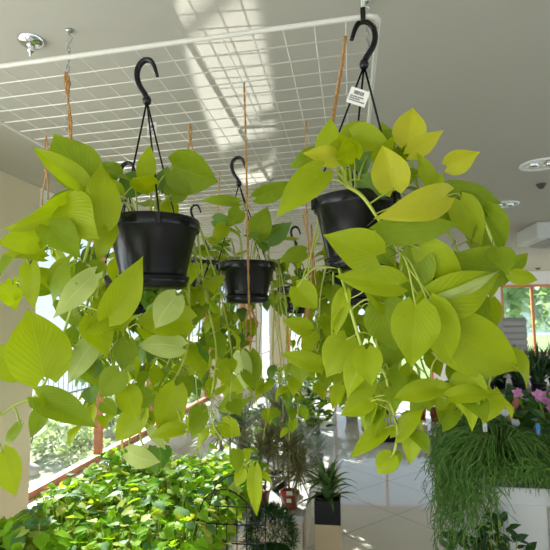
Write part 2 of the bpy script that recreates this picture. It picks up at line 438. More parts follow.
# corner cable ties
t = thing('cable_tie', 'white cable tie with black clip holding the right front corner of the wire panel', 'cable tie', (.045, GY, gz(.045)))
m_ = MB(); m_.tube([(.043, GY, CEIL), (.043, GY, gz(.05) + .015)], .0022, 'wire', 6); m_.tube([(.050, GY, CEIL), (.047, GY, gz(.05) + .015)], .0022, 'wire', 6); m_.build('strap', t, t.location)
m_ = MB(); m_.box((.039, GY - .009, gz(.045) - .012), (.050, GY + .009, gz(.045) + .018), 'black', .002); m_.build('clip', t, t.location)

p = onz(31, 40, CEIL)
t = thing('ceiling_sprinkler', 'chrome dome sprinkler on the ceiling above the left end of the wire panel', 'sprinkler', p)
m_ = MB(); m_.lathe([(.044, 0), (.043, -.006), (.034, -.016), (.018, -.022), (.010, -.024), (.009, -.036), (.014, -.040), (.010, -.044), (.004, -.046), (.0035, -.058), (.0005, -.060)], 'chrome', 28, p); m_.build('escutcheon', t, p)
def dot(px, py, label, r=.035):
    p = onz(px, py, CEIL); t = thing('smoke_detector', label, 'detector', p)
    m_ = MB(); m_.lathe([(r, 0), (r, -.008), (r * .7, -.02), (r * .45, -.034), (.001, -.036)], 'dkvent', 20, p); m_.build('housing', t, p)
dot(541, 184, 'small dark ceiling sprinkler just behind the big round downlight')
dot(537, 245, 'small dark ceiling sprinkler below the ceiling appliance', .05)
dot(510, 257, 'small dark ceiling sprinkler above the trumpet-shaped leaf tip', .05)
dot(538, 268, 'farthest small dark ceiling sprinkler, above the far window', .05)
def downlight(px, py, r, label):
    p = onz(px, py, CEIL); t = thing('recessed_downlight', label, 'downlight', p)
    m_ = MB(); m_.lathe([(r, 0), (r, -.008), (r * .86, -.012), (r * .82, -.002)], 'white', 36, p); m_.build('trim_ring', t, p)
    m_ = MB(); m_.lathe([(r * .84, -.004), (r * .7, -.0035), (r * .5, -.003), (.001, -.0025)], 'chrome', 36, p); m_.build('reflector', t, p)
    for s in (-1, 1):
        q = p + V((s * r * .38, 0, -.004)); m_ = MB(); m_.lathe([(r * .26, 0), (r * .26, -.012), (r * .2, -.016), (.001, -.012)], 'chrome', 18, q); m_.build('lamp', t, p)
    return t
downlight(541, 164, .125, 'large round recessed downlight with chrome lamps, nearest on the right of the ceiling')
downlight(504, 204, .12, 'second round recessed downlight, half hidden behind the leaves of the right basket')
# square twin-lamp fitting above the panel
p = onz(300, 183, CEIL); t = thing('twin_spot_fitting', 'square recessed fitting with two round lamps, seen through the wire grid', 'ceiling light', p)
m_ = MB(); a, b = .20, .12
m_.box(p + V((-a, -b, -.02)), p + V((a, -b + .03, 0)), 'acgrey', .003); m_.box(p + V((-a, b - .03, -.02)), p + V((a, b, 0)), 'acgrey', .003)
m_.box(p + V((-a, -b, -.02)), p + V((-a + .03, b, 0)), 'acgrey', .003); m_.box(p + V((a - .03, -b, -.02)), p + V((a, b, 0)), 'acgrey', .003); m_.build('frame', t, p)
m_ = MB(); m_.box(p + V((-a + .03, -b + .03, -.004)), p + V((a - .03, b - .03, 0)), 'dkvent'); m_.build('recess', t, p)
for s in (-1, 1):
    q = p + V((s * .08, 0, -.004)); m_ = MB(); m_.lathe([(.062, 0), (.062, -.016), (.05, -.02), (.03, -.006), (.02, -.012), (.001, -.014)], 'chrome', 24, q); m_.build('lamp', t, p)
# ceiling appliance on the right
p = onz(556, 226, CEIL); t = thing('ceiling_air_conditioner', 'white box-shaped ceiling appliance with dark underside at the right edge', 'air conditioner', p)
m_ = MB(); m_.box(p + V((-.30, -.3, -.17)), p + V((.45, .3, 0)), 'gwhite', .02); m_.build('body', t, p)
m_ = MB(); m_.lathe([(.001, -.225), (.2, -.22), (.34, -.19), (.37, -.17), (.34, -.165)], 'grey', 4, p + V((.07, 0, 0)), sm=False, axis=Matrix.Rotation(R_(45), 3, 'Z')); m_.build('grille', t, p)

# ------------------------------------------------------------------ hanging baskets
def pot_shape(mb, R, H, c, ratio=.77):
    r1 = R * .93; r0 = R * ratio * .92; c = V(c)
    prof = [(.001, -H), (r0 * .55, -H), (r0 * .6, -H + .006), (r0 * .9, -H + .004), (r0, -H + .012), (r0 * 1.02, -H + .03), (r0 * 1.03, -H + .032), (r1, -.028), (R * .985, -.027), (R, -.022), (R, -.004), (R * .985, 0), (R * .95, 0), (R * .90, -.02), (r0 * .96, -H + .03)]
    mb.lathe(prof, 'black', 48, c)
def hook_parts(t, o, col, sgn, rz, size=1.0):
    """S hook rising from the collar: sgn -1 opens right (belly left), +1 mirrored"""
    m_ = MB(); rot = Matrix.Rotation(rz, 3, 'Z'); S = size
    pts = [(0, -.004), (-.004, .008), (-.021, .036), (-.0275, .062), (-.022, .083), (-.008, .094), (.008, .091), (.018, .076), (.0265, .050)]
    P = [col + rot @ V((sgn * x * S, 0, z * S)) for x, z in pts]
    m_.tube(smooth_path(P, 6), lambda u: (.0072 if u < .75 else .0072 - (u - .75) * .010) * S, 'black', 10, flat=.8)
    m_.lathe([(.001, .004), (.008, .003), (.0105, -.004), (.0095, -.012), (.006, -.016), (.001, -.016)], 'black', 14, col)
    m_.build('hook', t, o)
def tree_path(p0, p1, sag): 
    mid = (V(p0) + V(p1)) / 2 + V((0, 0, -sag)); return [p0, mid, p1]
# pots and twines stay in the open: loose leaves do not grow across their fronts
OPEN = [((107, 207, 204, 291), 1.22), ((219, 256, 276, 306), 1.85), ((313, 188, 366, 258), 1.2), ((238, 84, 256, 345), 1.35), ((300, 122, 316, 332), 1.5), ((261, 322, 288, 366), 3.2)]
def hides(b, t):
    for q in (b, (b + t) / 2, t):
        e = q - CAM; z = e.dot(FW); x = 275 + F_PX * e.dot(RT) / z; y = 275 - F_PX * e.dot(UP) / z
        for (x0, y0, x1, y1), d in OPEN:
            if z < d and x0 - 4 < x < x1 + 4 and y0 < y < y1: return True
    return False
class Basket:
    def __init__(s, label, rim, R, H, col=None, angs=(80, 205, 325), sgn=1, hook_rz=0.0, saucer=True, tagpos=None, hsize=1.0, seed=1):
        s.rim = V(rim); s.R = R; s.H = H; s.rnd = random.Random(seed)
        s.t = thing('hanging_pothos', label, 'hanging plant', s.rim - V((0, 0, H)))
        o = s.o = V(s.t.location)
        m_ = MB(); pot_shape(m_, R, H, s.rim); s.pot = m_.build('pot', s.t, o)
        m_ = MB(); m_.lathe([(.001, -.022), (R * .5, -.022), (R * .86, -.021), (R * .88, -.03), (.001, -.032)], 'soil', 32, s.rim); m_.build('soil', s.t, o)
        if saucer:
            m_ = MB(); r0 = R * .73
            m_.lathe([(.001, -H - .012), (r0 * .8, -H - .012), (r0 * .98, -H - .006), (r0 * 1.07, -H + .016), (r0 * 1.04, -H + .016), (r0 * .95, -H - .002), (.001, -H - .003)], 'black', 40, s.rim); m_.build('saucer', s.t, o)
        if col is not None:
            col = V(col)
            for a in angs:
                q = s.rim + V((R * 1.0 * math.cos(R_(a)), R * 1.0 * math.sin(R_(a)), -.006))
                m_ = MB(); m_.tube([col + V((0, 0, -.008)) + (q - col) * .01, q + V((0, 0, .01)), q + V((0, 0, -.02))], .0024, 'black', 6)
                d = (q - s.rim).normalized(); e = q + d * .003
                m_.box(e + V((-.006, -.004, -.022)), e + V((.006, .004, .004)), 'black', .001)
                m_.build('hanger_strand', s.t, o)
            hook_parts(s.t, o, col, sgn, hook_rz, hsize)
        s.fol = MB(); s.stems = s.fol; s.nodes = []
        s.nodes.append(s.rim + V((0, 0, -.005)))
        s.vines = []
    def crown(s, n, size, mats, spread=.75, hmin=.03, hmax=.15, az=(0, 360)):
        r = s.rnd
        for i in range(n):
            a = R_(r.uniform(*az)); rr = s.R * r.uniform(.1, .8)
            b0 = s.rim + V((rr * math.cos(a), rr * math.sin(a), -.02))
            h = r.uniform(hmin, hmax); out = r.uniform(.2, 1) * spread
            b = b0 + V((math.cos(a) * s.R * out, math.sin(a) * s.R * out, h))
            L = size * r.uniform(.75, 1.25)
            d = V((math.cos(a + r.uniform(-.7, .7)), math.sin(a + r.uniform(-.7, .7)), r.uniform(-.7, .5))).normalized()
            if hides(b, b + d * L): continue
            n_ = V((r.uniform(-.4, .4), r.uniform(-.7, .1), 1)) + V((math.cos(a), math.sin(a), 0)) * .5
            s.fol.leaf(b, b + d * L, n_, L * r.uniform(.62, .76), r.choice(mats), r.uniform(.02, .12), r.uniform(.1, .35), 7, 2, twist=r.uniform(-.4, .4), ph=r.uniform(0, 6))
            s.stems.tube(smooth_path([b0, b0 + (b - b0) * .5 + V((0, 0, h * .35)), b], 4), .0018, 'stem', 5)
    def vine(s, pts, size, n, mats, r0=.0028, pend=1.0, skip=0.0, stem='stem', face=.5, roots=0):
        """trailing stem with its leaves as a sub-part"""
        r = s.rnd; path = smooth_path(pts, 7)
        st = MB(); st.tube(path, lambda u: r0 * (1 - .45 * u), stem, 6)
        lv = MB(); K = len(path)
        for i in range(n):
            u = skip + (1 - skip) * (i + .6 * r.random()) / max(1, n); k = min(K - 2, int(u * (K - 1))); p = path[k]; tg = (path[k + 1] - path[k]).normalized()
            L = size * r.uniform(.7, 1.2) * (1 - .25 * u)
            a = i * 2.4 + r.uniform(-.5, .5); out = V((math.cos(a), math.sin(a), 0))
            pl = L * r.uniform(.3, .6); b = p + out * pl + V((0, 0, pl * r.uniform(-.1, .6)))
            d = (out * r.uniform(.2, .8) + V((r.uniform(-.3, .3), r.uniform(-.3, .3), -pend * r.uniform(.5, 1.2)))).normalized()
            nn = out * .7 + V((r.uniform(-.3, .3), -face + r.uniform(-.4, .4), .45))
            if hides(b, b + d * L): continue
            lv.leaf(b, b + d * L, nn, L * r.uniform(.68, .86), r.choice(mats), r.uniform(.0, .2), r.uniform(.1, .5), 8, 3, twist=r.uniform(-.8, .8), ph=r.uniform(0, 6))
            st.tube(smooth_path([p, p + out * pl * .6 + V((0, 0, pl * .25)), b], 3), .0014, stem, 5)
        for i in range(roots):
            p = r.choice(path); st.tube([p, p + V((r.uniform(-.01, .01), -.004, -.008)), p + V((r.uniform(-.02, .02), -.004, -.018))], .0009, 'root', 4)
        s.nodes += path
        s.vines.append((st, lv))
    def hero(s, bx, by, tx, ty, w, d=1.0, dt=0.0, roll=0, m='lime', curl=None, fold=None, pale=False, pet=True, twist=.0, near=None):
        curl = s.rnd.uniform(.0, .15) if curl is None else curl; fold = s.rnd.uniform(.12, .5) if fold is None else fold; twist = twist or s.rnd.uniform(-.45, .45)
        b = at(bx, by, d); t = at(tx, ty, d + dt); mm = (t - b).normalized()
        n = CAM - (b + t) / 2; n = (n - mm * n.dot(mm)).normalized()
        ro = Matrix.Rotation(R_(roll), 3, mm); n = ro @ n
        W = 1.13 * w / F_PX * (d + dt / 2) / max(.35, abs(math.cos(R_(roll))))
        if pale: n = -n
        s.fol.leaf(b, t, n, W, m, curl if not pale else -curl, fold, 14, 5, twist=twist, ph=s.rnd.uniform(0, 6), wave=.022)
        if pet:
            q = min(s.nodes, key=lambda k: (k - b).length)
            if (q - b).length > .16: q = b + (-mm * .05 + V((0, .03, -.02)))
            ln = (q - b).length; c = (q + b) / 2 + V((0, -.004, .12 * ln)) - mm * (.08 * ln)
            s.stems.tube(smooth_path([q, c, b + mm * .004], 5), .0019, 'stem', 6)
    def done(s):
        if s.fol.v: s.fol.build('foliage', s.t, s.o)
        for st, lv in s.vines:
            o = st.build('vine', s.t, s.o)
            if lv.v:
                q = lv.build('vine_leaves', o, s.o)
def price_tag(b, c, u, v, w, h, name='price_tag', code=True):
    """card hung on a strand, with its bar code and lines of print"""
    c, u, v = V(c), V(u).normalized(), V(v).normalized(); n = u.cross(v)
    def quad(mb, x0, y0, x1, y1, z, m):
        k = len(mb.v); mb.v += [c + u * x + v * y + n * z for x, y in ((x0, y0), (x1, y0), (x1, y1), (x0, y1))] + [c + u * x + v * y - n * .0006 for x, y in ((x0, y0), (x1, y0), (x1, y1), (x0, y1))]
        mb.face([k, k + 1, k + 2, k + 3], m, sm=False); mb.face([k + 7, k + 6, k + 5, k + 4], m, sm=False)
        for i in range(4): mb.face([k + i, k + 4 + i, k + 4 + (i + 1) % 4, k + (i + 1) % 4], m, sm=False)
    m_ = MB(); quad(m_, -w / 2, -h / 2, w / 2, h / 2, .0006, 'tag'); o = m_.build(name, b.t, b.o)
    if code:
        m_ = MB(); r = random.Random(3); x = -w * .28
        while x < w * .22:
            q = r.choice((.0006, .0011, .0016)); quad(m_, x, h * .12, x + q, h * .34, .0011, 'ink'); x += q + r.choice((.0007, .0011))
        for k, (x0, x1) in enumerate(((-.42, .3), (-.42, .1), (-.42, .38))):
            x = x0 * w; y = -h * (.02 + .13 * k)
            while x < x1 * w:
                q = r.uniform(.001, .0028); quad(m_, x, y - h * .045, x + q, y + h * .03, .0011, 'ink'); x += q + .0008
        m_.build('print', o, b.o)

MIX = ['lime', 'lime', 'green', 'lime', 'green']
MIXL = ['lime', 'lime', 'green', 'lime', 'green', 'dark']
MIXB = ['lime', 'green', 'green', 'dark', 'lime']
# ---- left front basket
L_ = Basket('hanging basket of lime green pothos at the front left, black pot bare below its rim', at(154, 221, 1.13), .107, .150, at(147, 98, 1.13), (298, 80, 160), 1, -.1, seed=11)
price_tag(L_, at(152, 130, 1.16), (1, .1, .05), (0, 0, 1), .022, .036)
D = [  # vines: pixel bearing and range
 ([(112, 212, 1.08), (97, 222, 1.03), (84, 262, 1.0), (68, 320, .99), (42, 388, .98), (16, 405, .97), (-8, 420, .95)], .095, 6, 'stem_y', .0042),
 ([(110, 214, 1.08), (93, 250, 1.04), (88, 300, 1.03), (80, 340, 1.03), (74, 378, 1.02)], .095, 7, 'stem', .0036),
 ([(112, 216, 1.22), (101, 244, 1.16), (99, 292, 1.10), (110, 350, 1.06), (119, 400, 1.05)], .085, 8, 'stem', .0030),
 ([(186, 216, 1.22), (189, 290, 1.19), (188, 345, 1.15), (172, 383, 1.12), (146, 412, 1.1), (141, 440, 1.1), (158, 462, 1.1)], .085, 9, 'stem_y', .0036),
 ([(176, 214, 1.23), (170, 290, 1.2), (172, 350, 1.18), (152, 392, 1.17)], .085, 9, 'stem', .003),
 ([(196, 220, 1.2), (205, 292, 1.22), (216, 350, 1.22), (212, 420, 1.2), (240, 458, 1.2), (257, 480, 1.2)], .07, 10, 'stem_y', .0032),
 ([(122, 214, 1.2), (124, 300, 1.22), (138, 360, 1.22), (164, 402, 1.2)], .085, 9, 'stem', .003),
 ([(104, 222, 1.1), (60, 240, 1.06), (30, 262, 1.03), (8, 300, 1.0)], .08, 5, 'stem', .003),
 ([(198, 222, 1.22), (222, 300, 1.28), (232, 360, 1.28), (228, 420, 1.26)], .08, 8, 'stem', .003),
 ([(190, 220, 1.24), (200, 300, 1.3), (196, 380, 1.3), (205, 440, 1.28)], .08, 9, 'stem', .003),
 ([(140, 214, 1.23), (146, 300, 1.25), (150, 350, 1.25), (128, 390, 1.24)], .08, 9, 'stem', .003),
]
for pts, sz, n, st, r0 in D: L_.vine([at(*p) for p in pts], sz, int(n * 1.4), MIXL, r0, stem=st, skip=.12, roots=5)
H = L_.hero
for a in [
 # bx by tx ty w d dt roll mat
 (88, 184, 53, 133, 42, 1.0, .02, 10, 'green'), (77, 180, 62, 140, 17, 1.03, .02, -20, 'dark'), (84, 187, 32, 147, 21, .98, -.03, 25, 'lime'),
 (104, 224, 101, 163, 31, .97, .02, -8, 'lime'), (70, 196, 3, 230, 19, 1.0, -.05, -35, 'lime'), (70, 192, 44, 204, 12, 1.04, .0, -30, 'green'),
 (66, 205, 100, 240, 42, .98, -.03, 12, 'lime'), (48, 226, 81, 259, 30, .95, -.02, -15, 'green'), (45, 236, -4, 243, 27, 1.0, -.06, -20, 'lime'),
 (44, 258, 1, 255, 12, 1.02, -.03, 40, 'lime'), (30, 265, 35, 311, 18, .97, -.02, 20, 'lime'), (29, 289, 60, 291, 15, 1.0, .02, -25, 'green'),
 (15, 300, -7, 284, 18, .95, -.03, 20, 'lime'), (44, 377, 28, 309, 52, .93, .03, 5, 'lime'), (24, 372, -12, 345, 32, .97, 0, 0, 'lime'),
 (96, 361, 83, 380, 19, 1.02, 0, 0, 'dark'), (38, 397, 98, 428, 27, .96, 0, -10, 'green'),
 (46, 404, 30, 439, 15, .97, 0, 20, 'green'), (2, 452, 16, 497, 24, .92, 0, 0, 'lime'), (21, 424, 5, 448, 9, .95, 0, 30, 'green'),
 (108, 316, 143, 256, 30, .96, .0, 14, 'lime'), (90, 318, 131, 322, 34, 1.0, 0, -25, 'lime'), (190, 322, 134, 322, 30, 1.08, 0, 20, 'lime'),
 (120, 371, 100, 398, 25, 1.0, 0, 0, 'green'), (103, 402, 117, 416, 14, 1.0, 0, 0, 'green'), (151, 396, 129, 401, 18, 1.06, 0, 0, 'green'),
 (143, 408, 115, 442, 24, 1.05, 0, 10, 'lime'), (176, 386, 158, 432, 27, 1.08, 0, -10, 'lime'), (185, 430, 150, 438, 13, 1.05, 0, 30, 'lime'),
 (172, 166, 219, 182, 40, 1.12, .03, 12, 'green'), (124, 190, 152, 172, 22, 1.1, .0, 0, 'dark'), (144, 178, 150, 145, 17, 1.05, 0, 10, 'lime'), (118, 178, 103, 162, 18, 1.08, 0, 0, 'green'),
 (120, 196, 104, 178, 16, 1.02, 0, 0, 'lime'), (170, 196, 190, 178, 22, 1.14, 0, 0, 'green'), (160, 190, 168, 166, 16, 1.15, 0, 0, 'dark'),
 (255, 467, 257, 516, 14, 1.15, 0, 10, 'lime'), (150, 412, 148, 432, 12, 1.1, 0, 0, 'lime'), (70, 262, 46, 288, 18, 1.0, 0, 10, 'lime'), (112, 226, 98, 262, 18, 1.02, 0, 20, 'lime'), (128, 340, 122, 372, 20, 1.05, 0, 20, 'green'), (60, 300, 90, 330, 16, 1.03, 0, 25, 'green'),
 (100, 296, 112, 330, 16, 1.04, 0, -20, 'lime'),
]: H(*a)
for a in [(95, 274, 53, 319, 22, .95, -.02, 20, 'pale'), (94, 340, 68, 384, 22, 1.0, 0, 15, 'pale'), (176, 296, 155, 329, 26, 1.04, 0, 15, 'pale'), (182, 347, 137, 346, 22, 1.06, 0, 20, 'pale'), (128, 452, 161, 462, 18, 1.0, 0, 25, 'pale'), (150, 428, 166, 450, 10, 1.05, 0, 25, 'pale')]: H(*a, pale=True)
L_.crown(16, .085, MIXB, .7, .03, .10, (90, 300)); L_.done()

# ---- right front basket
Rb = Basket('front right hanging basket of lime and yellow pothos, pot half hidden by big leaves', at(357, 200, 1.14), .104, .158, at(364, 62, 1.06), (100, 200, 325), -1, .25, seed=5)
price_tag(Rb, at(358, 97, 1.04), (.94, .1, -.36), (.36, 0, .94), .042, .036)
price_tag(Rb, at(370, 94, 1.07), (.3, 1, .1), (.1, 0, 1), .016, .03, 'blank_tag', False)
D = [
 ([(347, 186, 1.03), (362, 196, .98), (377, 217, .97), (388, 236, .97), (398, 250, .97)], .09, 1, 'stem_y', .0042),
 ([(330, 205, 1.2), (338, 262, 1.1), (346, 292, 1.02), (353, 318, 1.0), (366, 356, .99), (384, 373, .98), (390, 402, .98), (397, 430, .98), (394, 452, .98), (387, 462, .98)], .085, 5, 'stem_y', .0042),
 ([(360, 215, 1.24), (374, 290, 1.1), (377, 345, 1.04), (388, 395, 1.02), (391, 434, 1.0)], .085, 6, 'stem_y', .0036),
 ([(420, 190, 1.1), (450, 200, 1.04), (478, 212, 1.0), (498, 256, .98), (508, 272, .97)], .08, 2, 'stem_y', .0042),
 ([(410, 205, 1.1), (448, 232, 1.08), (470, 290, 1.05), (488, 345, 1.03), (487, 390, 1.02), (462, 402, 1.01), (430, 392, 1.0)], .09, 8, 'stem_y', .0034),
 ([(396, 205, 1.24), (410, 285, 1.16), (421, 360, 1.12), (441, 394, 1.1), (474, 412, 1.1)], .09, 9, 'stem', .003),
 ([(322, 205, 1.22), (308, 280, 1.24), (320, 340, 1.22), (304, 372, 1.22)], .08, 9, 'stem', .003),
 ([(334, 205, 1.24), (334, 300, 1.25), (345, 360, 1.22), (360, 408, 1.2)], .085, 10, 'stem', .003),
 ([(330, 205, 1.26), (296, 300, 1.34), (290, 360, 1.34), (300, 396, 1.32)], .08, 9, 'stem', .003),
 ([(345, 205, 1.26), (320, 300, 1.32), (330, 392, 1.3)], .085, 8, 'stem', .003),
 ([(380, 205, 1.25), (392, 300, 1.25), (400, 360, 1.24), (408, 400, 1.22)], .085, 9, 'stem', .003),
 ([(404, 215, 1.2), (430, 280, 1.2), (448, 330, 1.18), (462, 372, 1.17)], .09, 9, 'stem', .003),
]
for pts, sz, n, st, r0 in D: Rb.vine([at(*p) for p in pts], sz, int(n * 1.5), MIX, r0, stem=st, skip=.2, roots=4)
H = Rb.hero
for a in [
 (328, 158, 331, 118, 23, 1.02, 0, -10, 'lime'), (336, 160, 303, 153, 19, 1.0, -.02, 15, 'yellow'), (330, 160, 341, 136, 14, 1.0, 0, 25, 'lime'),
 (322, 154, 289, 168, 18, 1.1, 0, 20, 'green'), (322, 172, 275, 220, 29, .98, -.03, 10, 'lime'), (350, 143, 366, 120, 26, 1.08, 0, 0, 'lime'),
 (352, 136, 393, 148, 26, 1.06, -.04, -12, 'lime'), (352, 140, 366, 178, 27, 1.14, 0, 0, 'dark'), (386, 150, 382, 122, 20, 1.14, 0, 0, 'green'), (372, 148, 398, 130, 18, 1.12, 0, 0, 'green'),
 (407, 145, 413, 107, 29, 1.04, 0, 0, 'yellow'), (409, 154, 444, 130, 18, 1.03, -.02, 10, 'yellow'), (447, 166, 480, 152, 22, 1.0, -.02, 10, 'yellow'),
 (394, 190, 382, 145, 33, .98, 0, 5, 'yellow'), (430, 187, 417, 152, 14, 1.02, 0, 20, 'lime'), (446, 196, 373, 219, 30, .96, -.04, -8, 'yellow'),
 (379, 232, 461, 224, 27, .95, .0, 10, 'green'), (446, 190, 505, 204, 22, 1.04, .02, -15, 'green'), (460, 200, 482, 246, 28, 1.0, 0, 10, 'lime'),
 (482, 208, 500, 256, 34, 1.01, .02, 5, 'green'), (506, 268, 438, 258, 38, .99, 0, -8, 'green'), (424, 309, 500, 273, 40, .96, 0, 5, 'lime'),
 (510, 273, 538, 280, 14, .97, 0, 20, 'lime'), (510, 272, 528, 253, 14, .98, 0, -20, 'green'), (419, 247, 465, 280, 32, .96, .0, 8, 'lime'),
 (417, 246, 409, 308, 30, .97, .02, -12, 'green'), (376, 256, 323, 235, 38, .93, -.02, 0, 'lime'), (400, 285, 334, 276, 27, .95, 0, 15, 'lime'),
 (384, 302, 396, 352, 42, .99, .02, 0, 'green'), (416, 305, 411, 367, 42, .92, 0, -6, 'lime'), (428, 302, 452, 362, 40, .94, .02, 12, 'lime'),
 (438, 322, 519, 372, 52, .97, .03, 8, 'lime'), (468, 374, 468, 420, 32, .98, 0, 5, 'lime'), (449, 397, 501, 394, 16, .96, 0, -20, 'lime'), (474, 392, 472, 432, 12, .96, 0, 10, 'lime'),
 (436, 388, 390, 400, 20, .97, 0, 10, 'lime'), (420, 388, 462, 394, 14, .98, 0, -20, 'lime'), (386, 427, 349, 459, 17, .98, -.02, 10, 'lime'), (392, 455, 377, 474, 20, .98, 0, 0, 'lime'),
 (396, 437, 425, 408, 17, .98, .0, -12, 'lime'), (415, 432, 409, 465, 17, .98, 0, 15, 'lime'), (372, 398, 340, 416, 21, 1.0, 0, 15, 'lime'), (366, 404, 390, 418, 12, 1.0, 0, 0, 'lime'),
 (366, 352, 347, 399, 23, .98, 0, 20, 'lime'), (345, 292, 336, 337, 16, 1.02, 0, 15, 'lime'), (347, 338, 326, 378, 32, 1.06, 0, 0, 'lime'), (320, 366, 280, 353, 17, 1.1, 0, 10, 'lime'),
 (300, 362, 302, 384, 18, 1.12, 0, 0, 'green'), (296, 286, 318, 309, 24, 1.12, 0, 0, 'lime'), (372, 236, 396, 268, 24, 1.02, 0, 10, 'green'), (430, 214, 452, 218, 16, 1.04, 0, 0, 'green'),
 (470, 206, 446, 222, 18, 1.06, 0, 0, 'green'), (470, 318, 440, 352, 26, 1.05, 0, 10, 'green'), (488, 300, 478, 342, 26, 1.06, 0, -10, 'lime'), (398, 180, 420, 170, 16, 1.06, 0, 0, 'green'), (362, 180, 390, 196, 22, 1.04, 0, 20, 'dark'),
 (322, 180, 300, 164, 12, 1.08, 0, 0, 'green'), (434, 176, 444, 196, 14, 1.02, 0, 20, 'lime'), (404, 336, 380, 372, 24, 1.06, 0, 10, 'green'), (372, 378, 356, 410, 18, 1.04, 0, 15, 'lime'), (310, 330, 282, 320, 16, 1.14, 0, 10, 'lime'), (500, 262, 490, 300, 16, 1.02, 0, 20, 'lime'),
]: H(*a)
for a in [(440, 352, 500, 374, 18, .99, 0, 20, 'pale'), (432, 302, 500, 270, 10, .94, 0, 35, 'pale')]: H(*a, pale=True)
Rb.crown(18, .08, MIX, .8, .03, .13); Rb.done()

# ---- second row and beyond
def back_basket(label, px, py, d, R, H_, colpx, seed, nv=9, drop=(150, 190), hs=1.0, sz=.07, mats=MIXB, n=10, sgn=1, crown=22, spread=1.0):
    b = Basket(label, at(px, py, d), R, H_, at(colpx[0], colpx[1], d) if colpx else None, (70, 190, 320), sgn, .05, seed=seed, hsize=hs)
    r = b.rnd; k = F_PX / d
    for i in range(nv):
        a = 2 * math.pi * (i + r.random() * .5) / nv; ca, sa = math.cos(a), math.sin(a)
        if sa < -.1: continue
        p0 = b.rim + V((ca * R * .8, sa * R * .8, .01)); p1 = b.rim + V((ca * R * 1.12, sa * R * 1.12, -.01)); L = r.uniform(*drop) / k
        pts = [p0, p1] + [b.rim + V((ca * R * (1.15 + spread * .35 * q) + r.uniform(-.02, .02), sa * R * (1.1 + .3 * q) + r.uniform(-.02, .02), -L * q)) for q in (.3, .55, .8, 1.0)]
        b.vine(pts, sz, n, mats, .0026, skip=.15)
    b.crown(crown, sz * 1.1, mats, .85, .02, .13)
    return b
Mb = back_basket('hanging pothos in the middle of the picture behind the long twine, second row', 247, 263, 1.8, .108, .14, (239, 182), 21, 24, (110, 185), 1.0, .075, n=13, spread=1.5)
for a in [(256, 197, 296, 181, 17, 1.75, 0, 20, 'green'), (254, 238, 268, 206, 22, 1.72, 0, 5, 'green'), (268, 241, 292, 222, 17, 1.76, 0, 0, 'dark'), (238, 203, 200, 201, 10, 1.75, 0, 20, 'green'),
          (226, 226, 212, 240, 14, 1.75, 0, 0, 'lime'), (306, 252, 278, 262, 15, 1.7, 0, 10, 'green'), (214, 220, 236, 224, 14, 1.78, 0, 0, 'dark'), (240, 210, 228, 226, 16, 1.74, 0, 0, 'green'),
          (236, 378, 224, 396, 22, 1.6, 0, 0, 'lime'), (250, 352, 254, 390, 20, 1.62, 0, 10, 'green'), (205, 354, 188, 376, 22, 1.6, 0, 0, 'lime'), (242, 398, 218, 412, 18, 1.6, 0, 0, 'green'), (222, 422, 241, 436, 18, 1.6, 0, 0, 'lime')]: Mb.hero(*a)
Mb.hero(240, 354, 246, 392, 17, 1.58, 0, 10, 'pale', pale=True); Mb.done()
Bb = back_basket('hanging pothos half hidden behind the front left basket, only its black pot base showing', 133, 270, 1.62, .10, .14, (128, 190), 31, 24, (110, 185), 1.0, .08, MIXL, n=13, spread=1.3); Bb.done()
Nb = back_basket('distant hanging pothos with small dark pot, between middle and right baskets', 297, 287, 2.75, .10, .14, (296, 243), 41, 18, (60, 110), 1.0, .08, n=11); Nb.done()
R2 = back_basket('hanging pothos directly behind the front right basket, dark pot between its leaves', 352, 268, 1.95, .10, .14, (350, 190), 51, 24, (90, 150), 1.0, .085, MIX, n=12, sgn=-1, spread=1.4); R2.done()
N2 = back_basket('farthest hanging pothos under the rear wire panel, left of the middle basket', 205, 262, 2.6, .10, .14, (196, 222), 61, 20, (80, 150), 1.0, .08, n=12); N2.done()

# ------------------------------------------------------------------ jute twines tied to the grid
def twine(label, strands, knots=(), loop=None, r=.0029):
    """strands: lists of (px, py, range) running down from the wire"""
    p = at(*strands[0][0]); t = thing('jute_twine', label, 'twine', p, group='jute twines knotted to the wire panels')
    for st in strands:
        m_ = MB(); pts = smooth_path([at(*q) for q in st], 8); tot = 0; out = [[], []]
        for i, q in enumerate(pts):
            if i: tot += (q - pts[i - 1]).length
            a = tot * 420; off = V((math.cos(a), math.sin(a), 0)) * r * .55
            out[0].append(q + off); out[1].append(q - off)
        fine = []
        for o_ in out: m_.tube(o_, r * .75, 'jute', 6)
        m_.build('strand', t, p)
    for k in knots:
        c = at(*k); m_ = MB()
        for s in range(3):
            ang = s * 1.1; ax = V((math.cos(ang), math.sin(ang), .3 * s - .3)); R1 = r * 2.1
            e1 = ax.orthogonal().normalized(); e2 = ax.cross(e1).normalized()
            m_.tube([c + e1 * math.cos(u) * R1 + e2 * math.sin(u) * R1 * .8 for u in [i * .6 for i in range(11)]], r * 1.1, 'jute', 6)
        m_.build('knot', t, p)
    return t
def gd(px, py):   # range at which a bearing meets the wire panel
    rr = ray(px, py); n = V((-GSLOPE, 0, 1)); p0 = V((GX1, 1, GZ0)); return (p0 - CAM).dot(n) / rr.dot(n)
d = gd(245, 84); twine("long straight jute twine crossing in front of the middle basket, knotted below its pot", [[(244, 82, d), (246, 150, d), (247.5, 230, d), (249, 306, d)], [(249, 306, d), (246, 322, d), (246, 340, d)], [(249, 306, d), (254, 316, d), (257, 327, d)], [(249, 306, d), (251, 330, d), (250, 350, d)]], [(249.5, 307, d), (250, 338, d)])
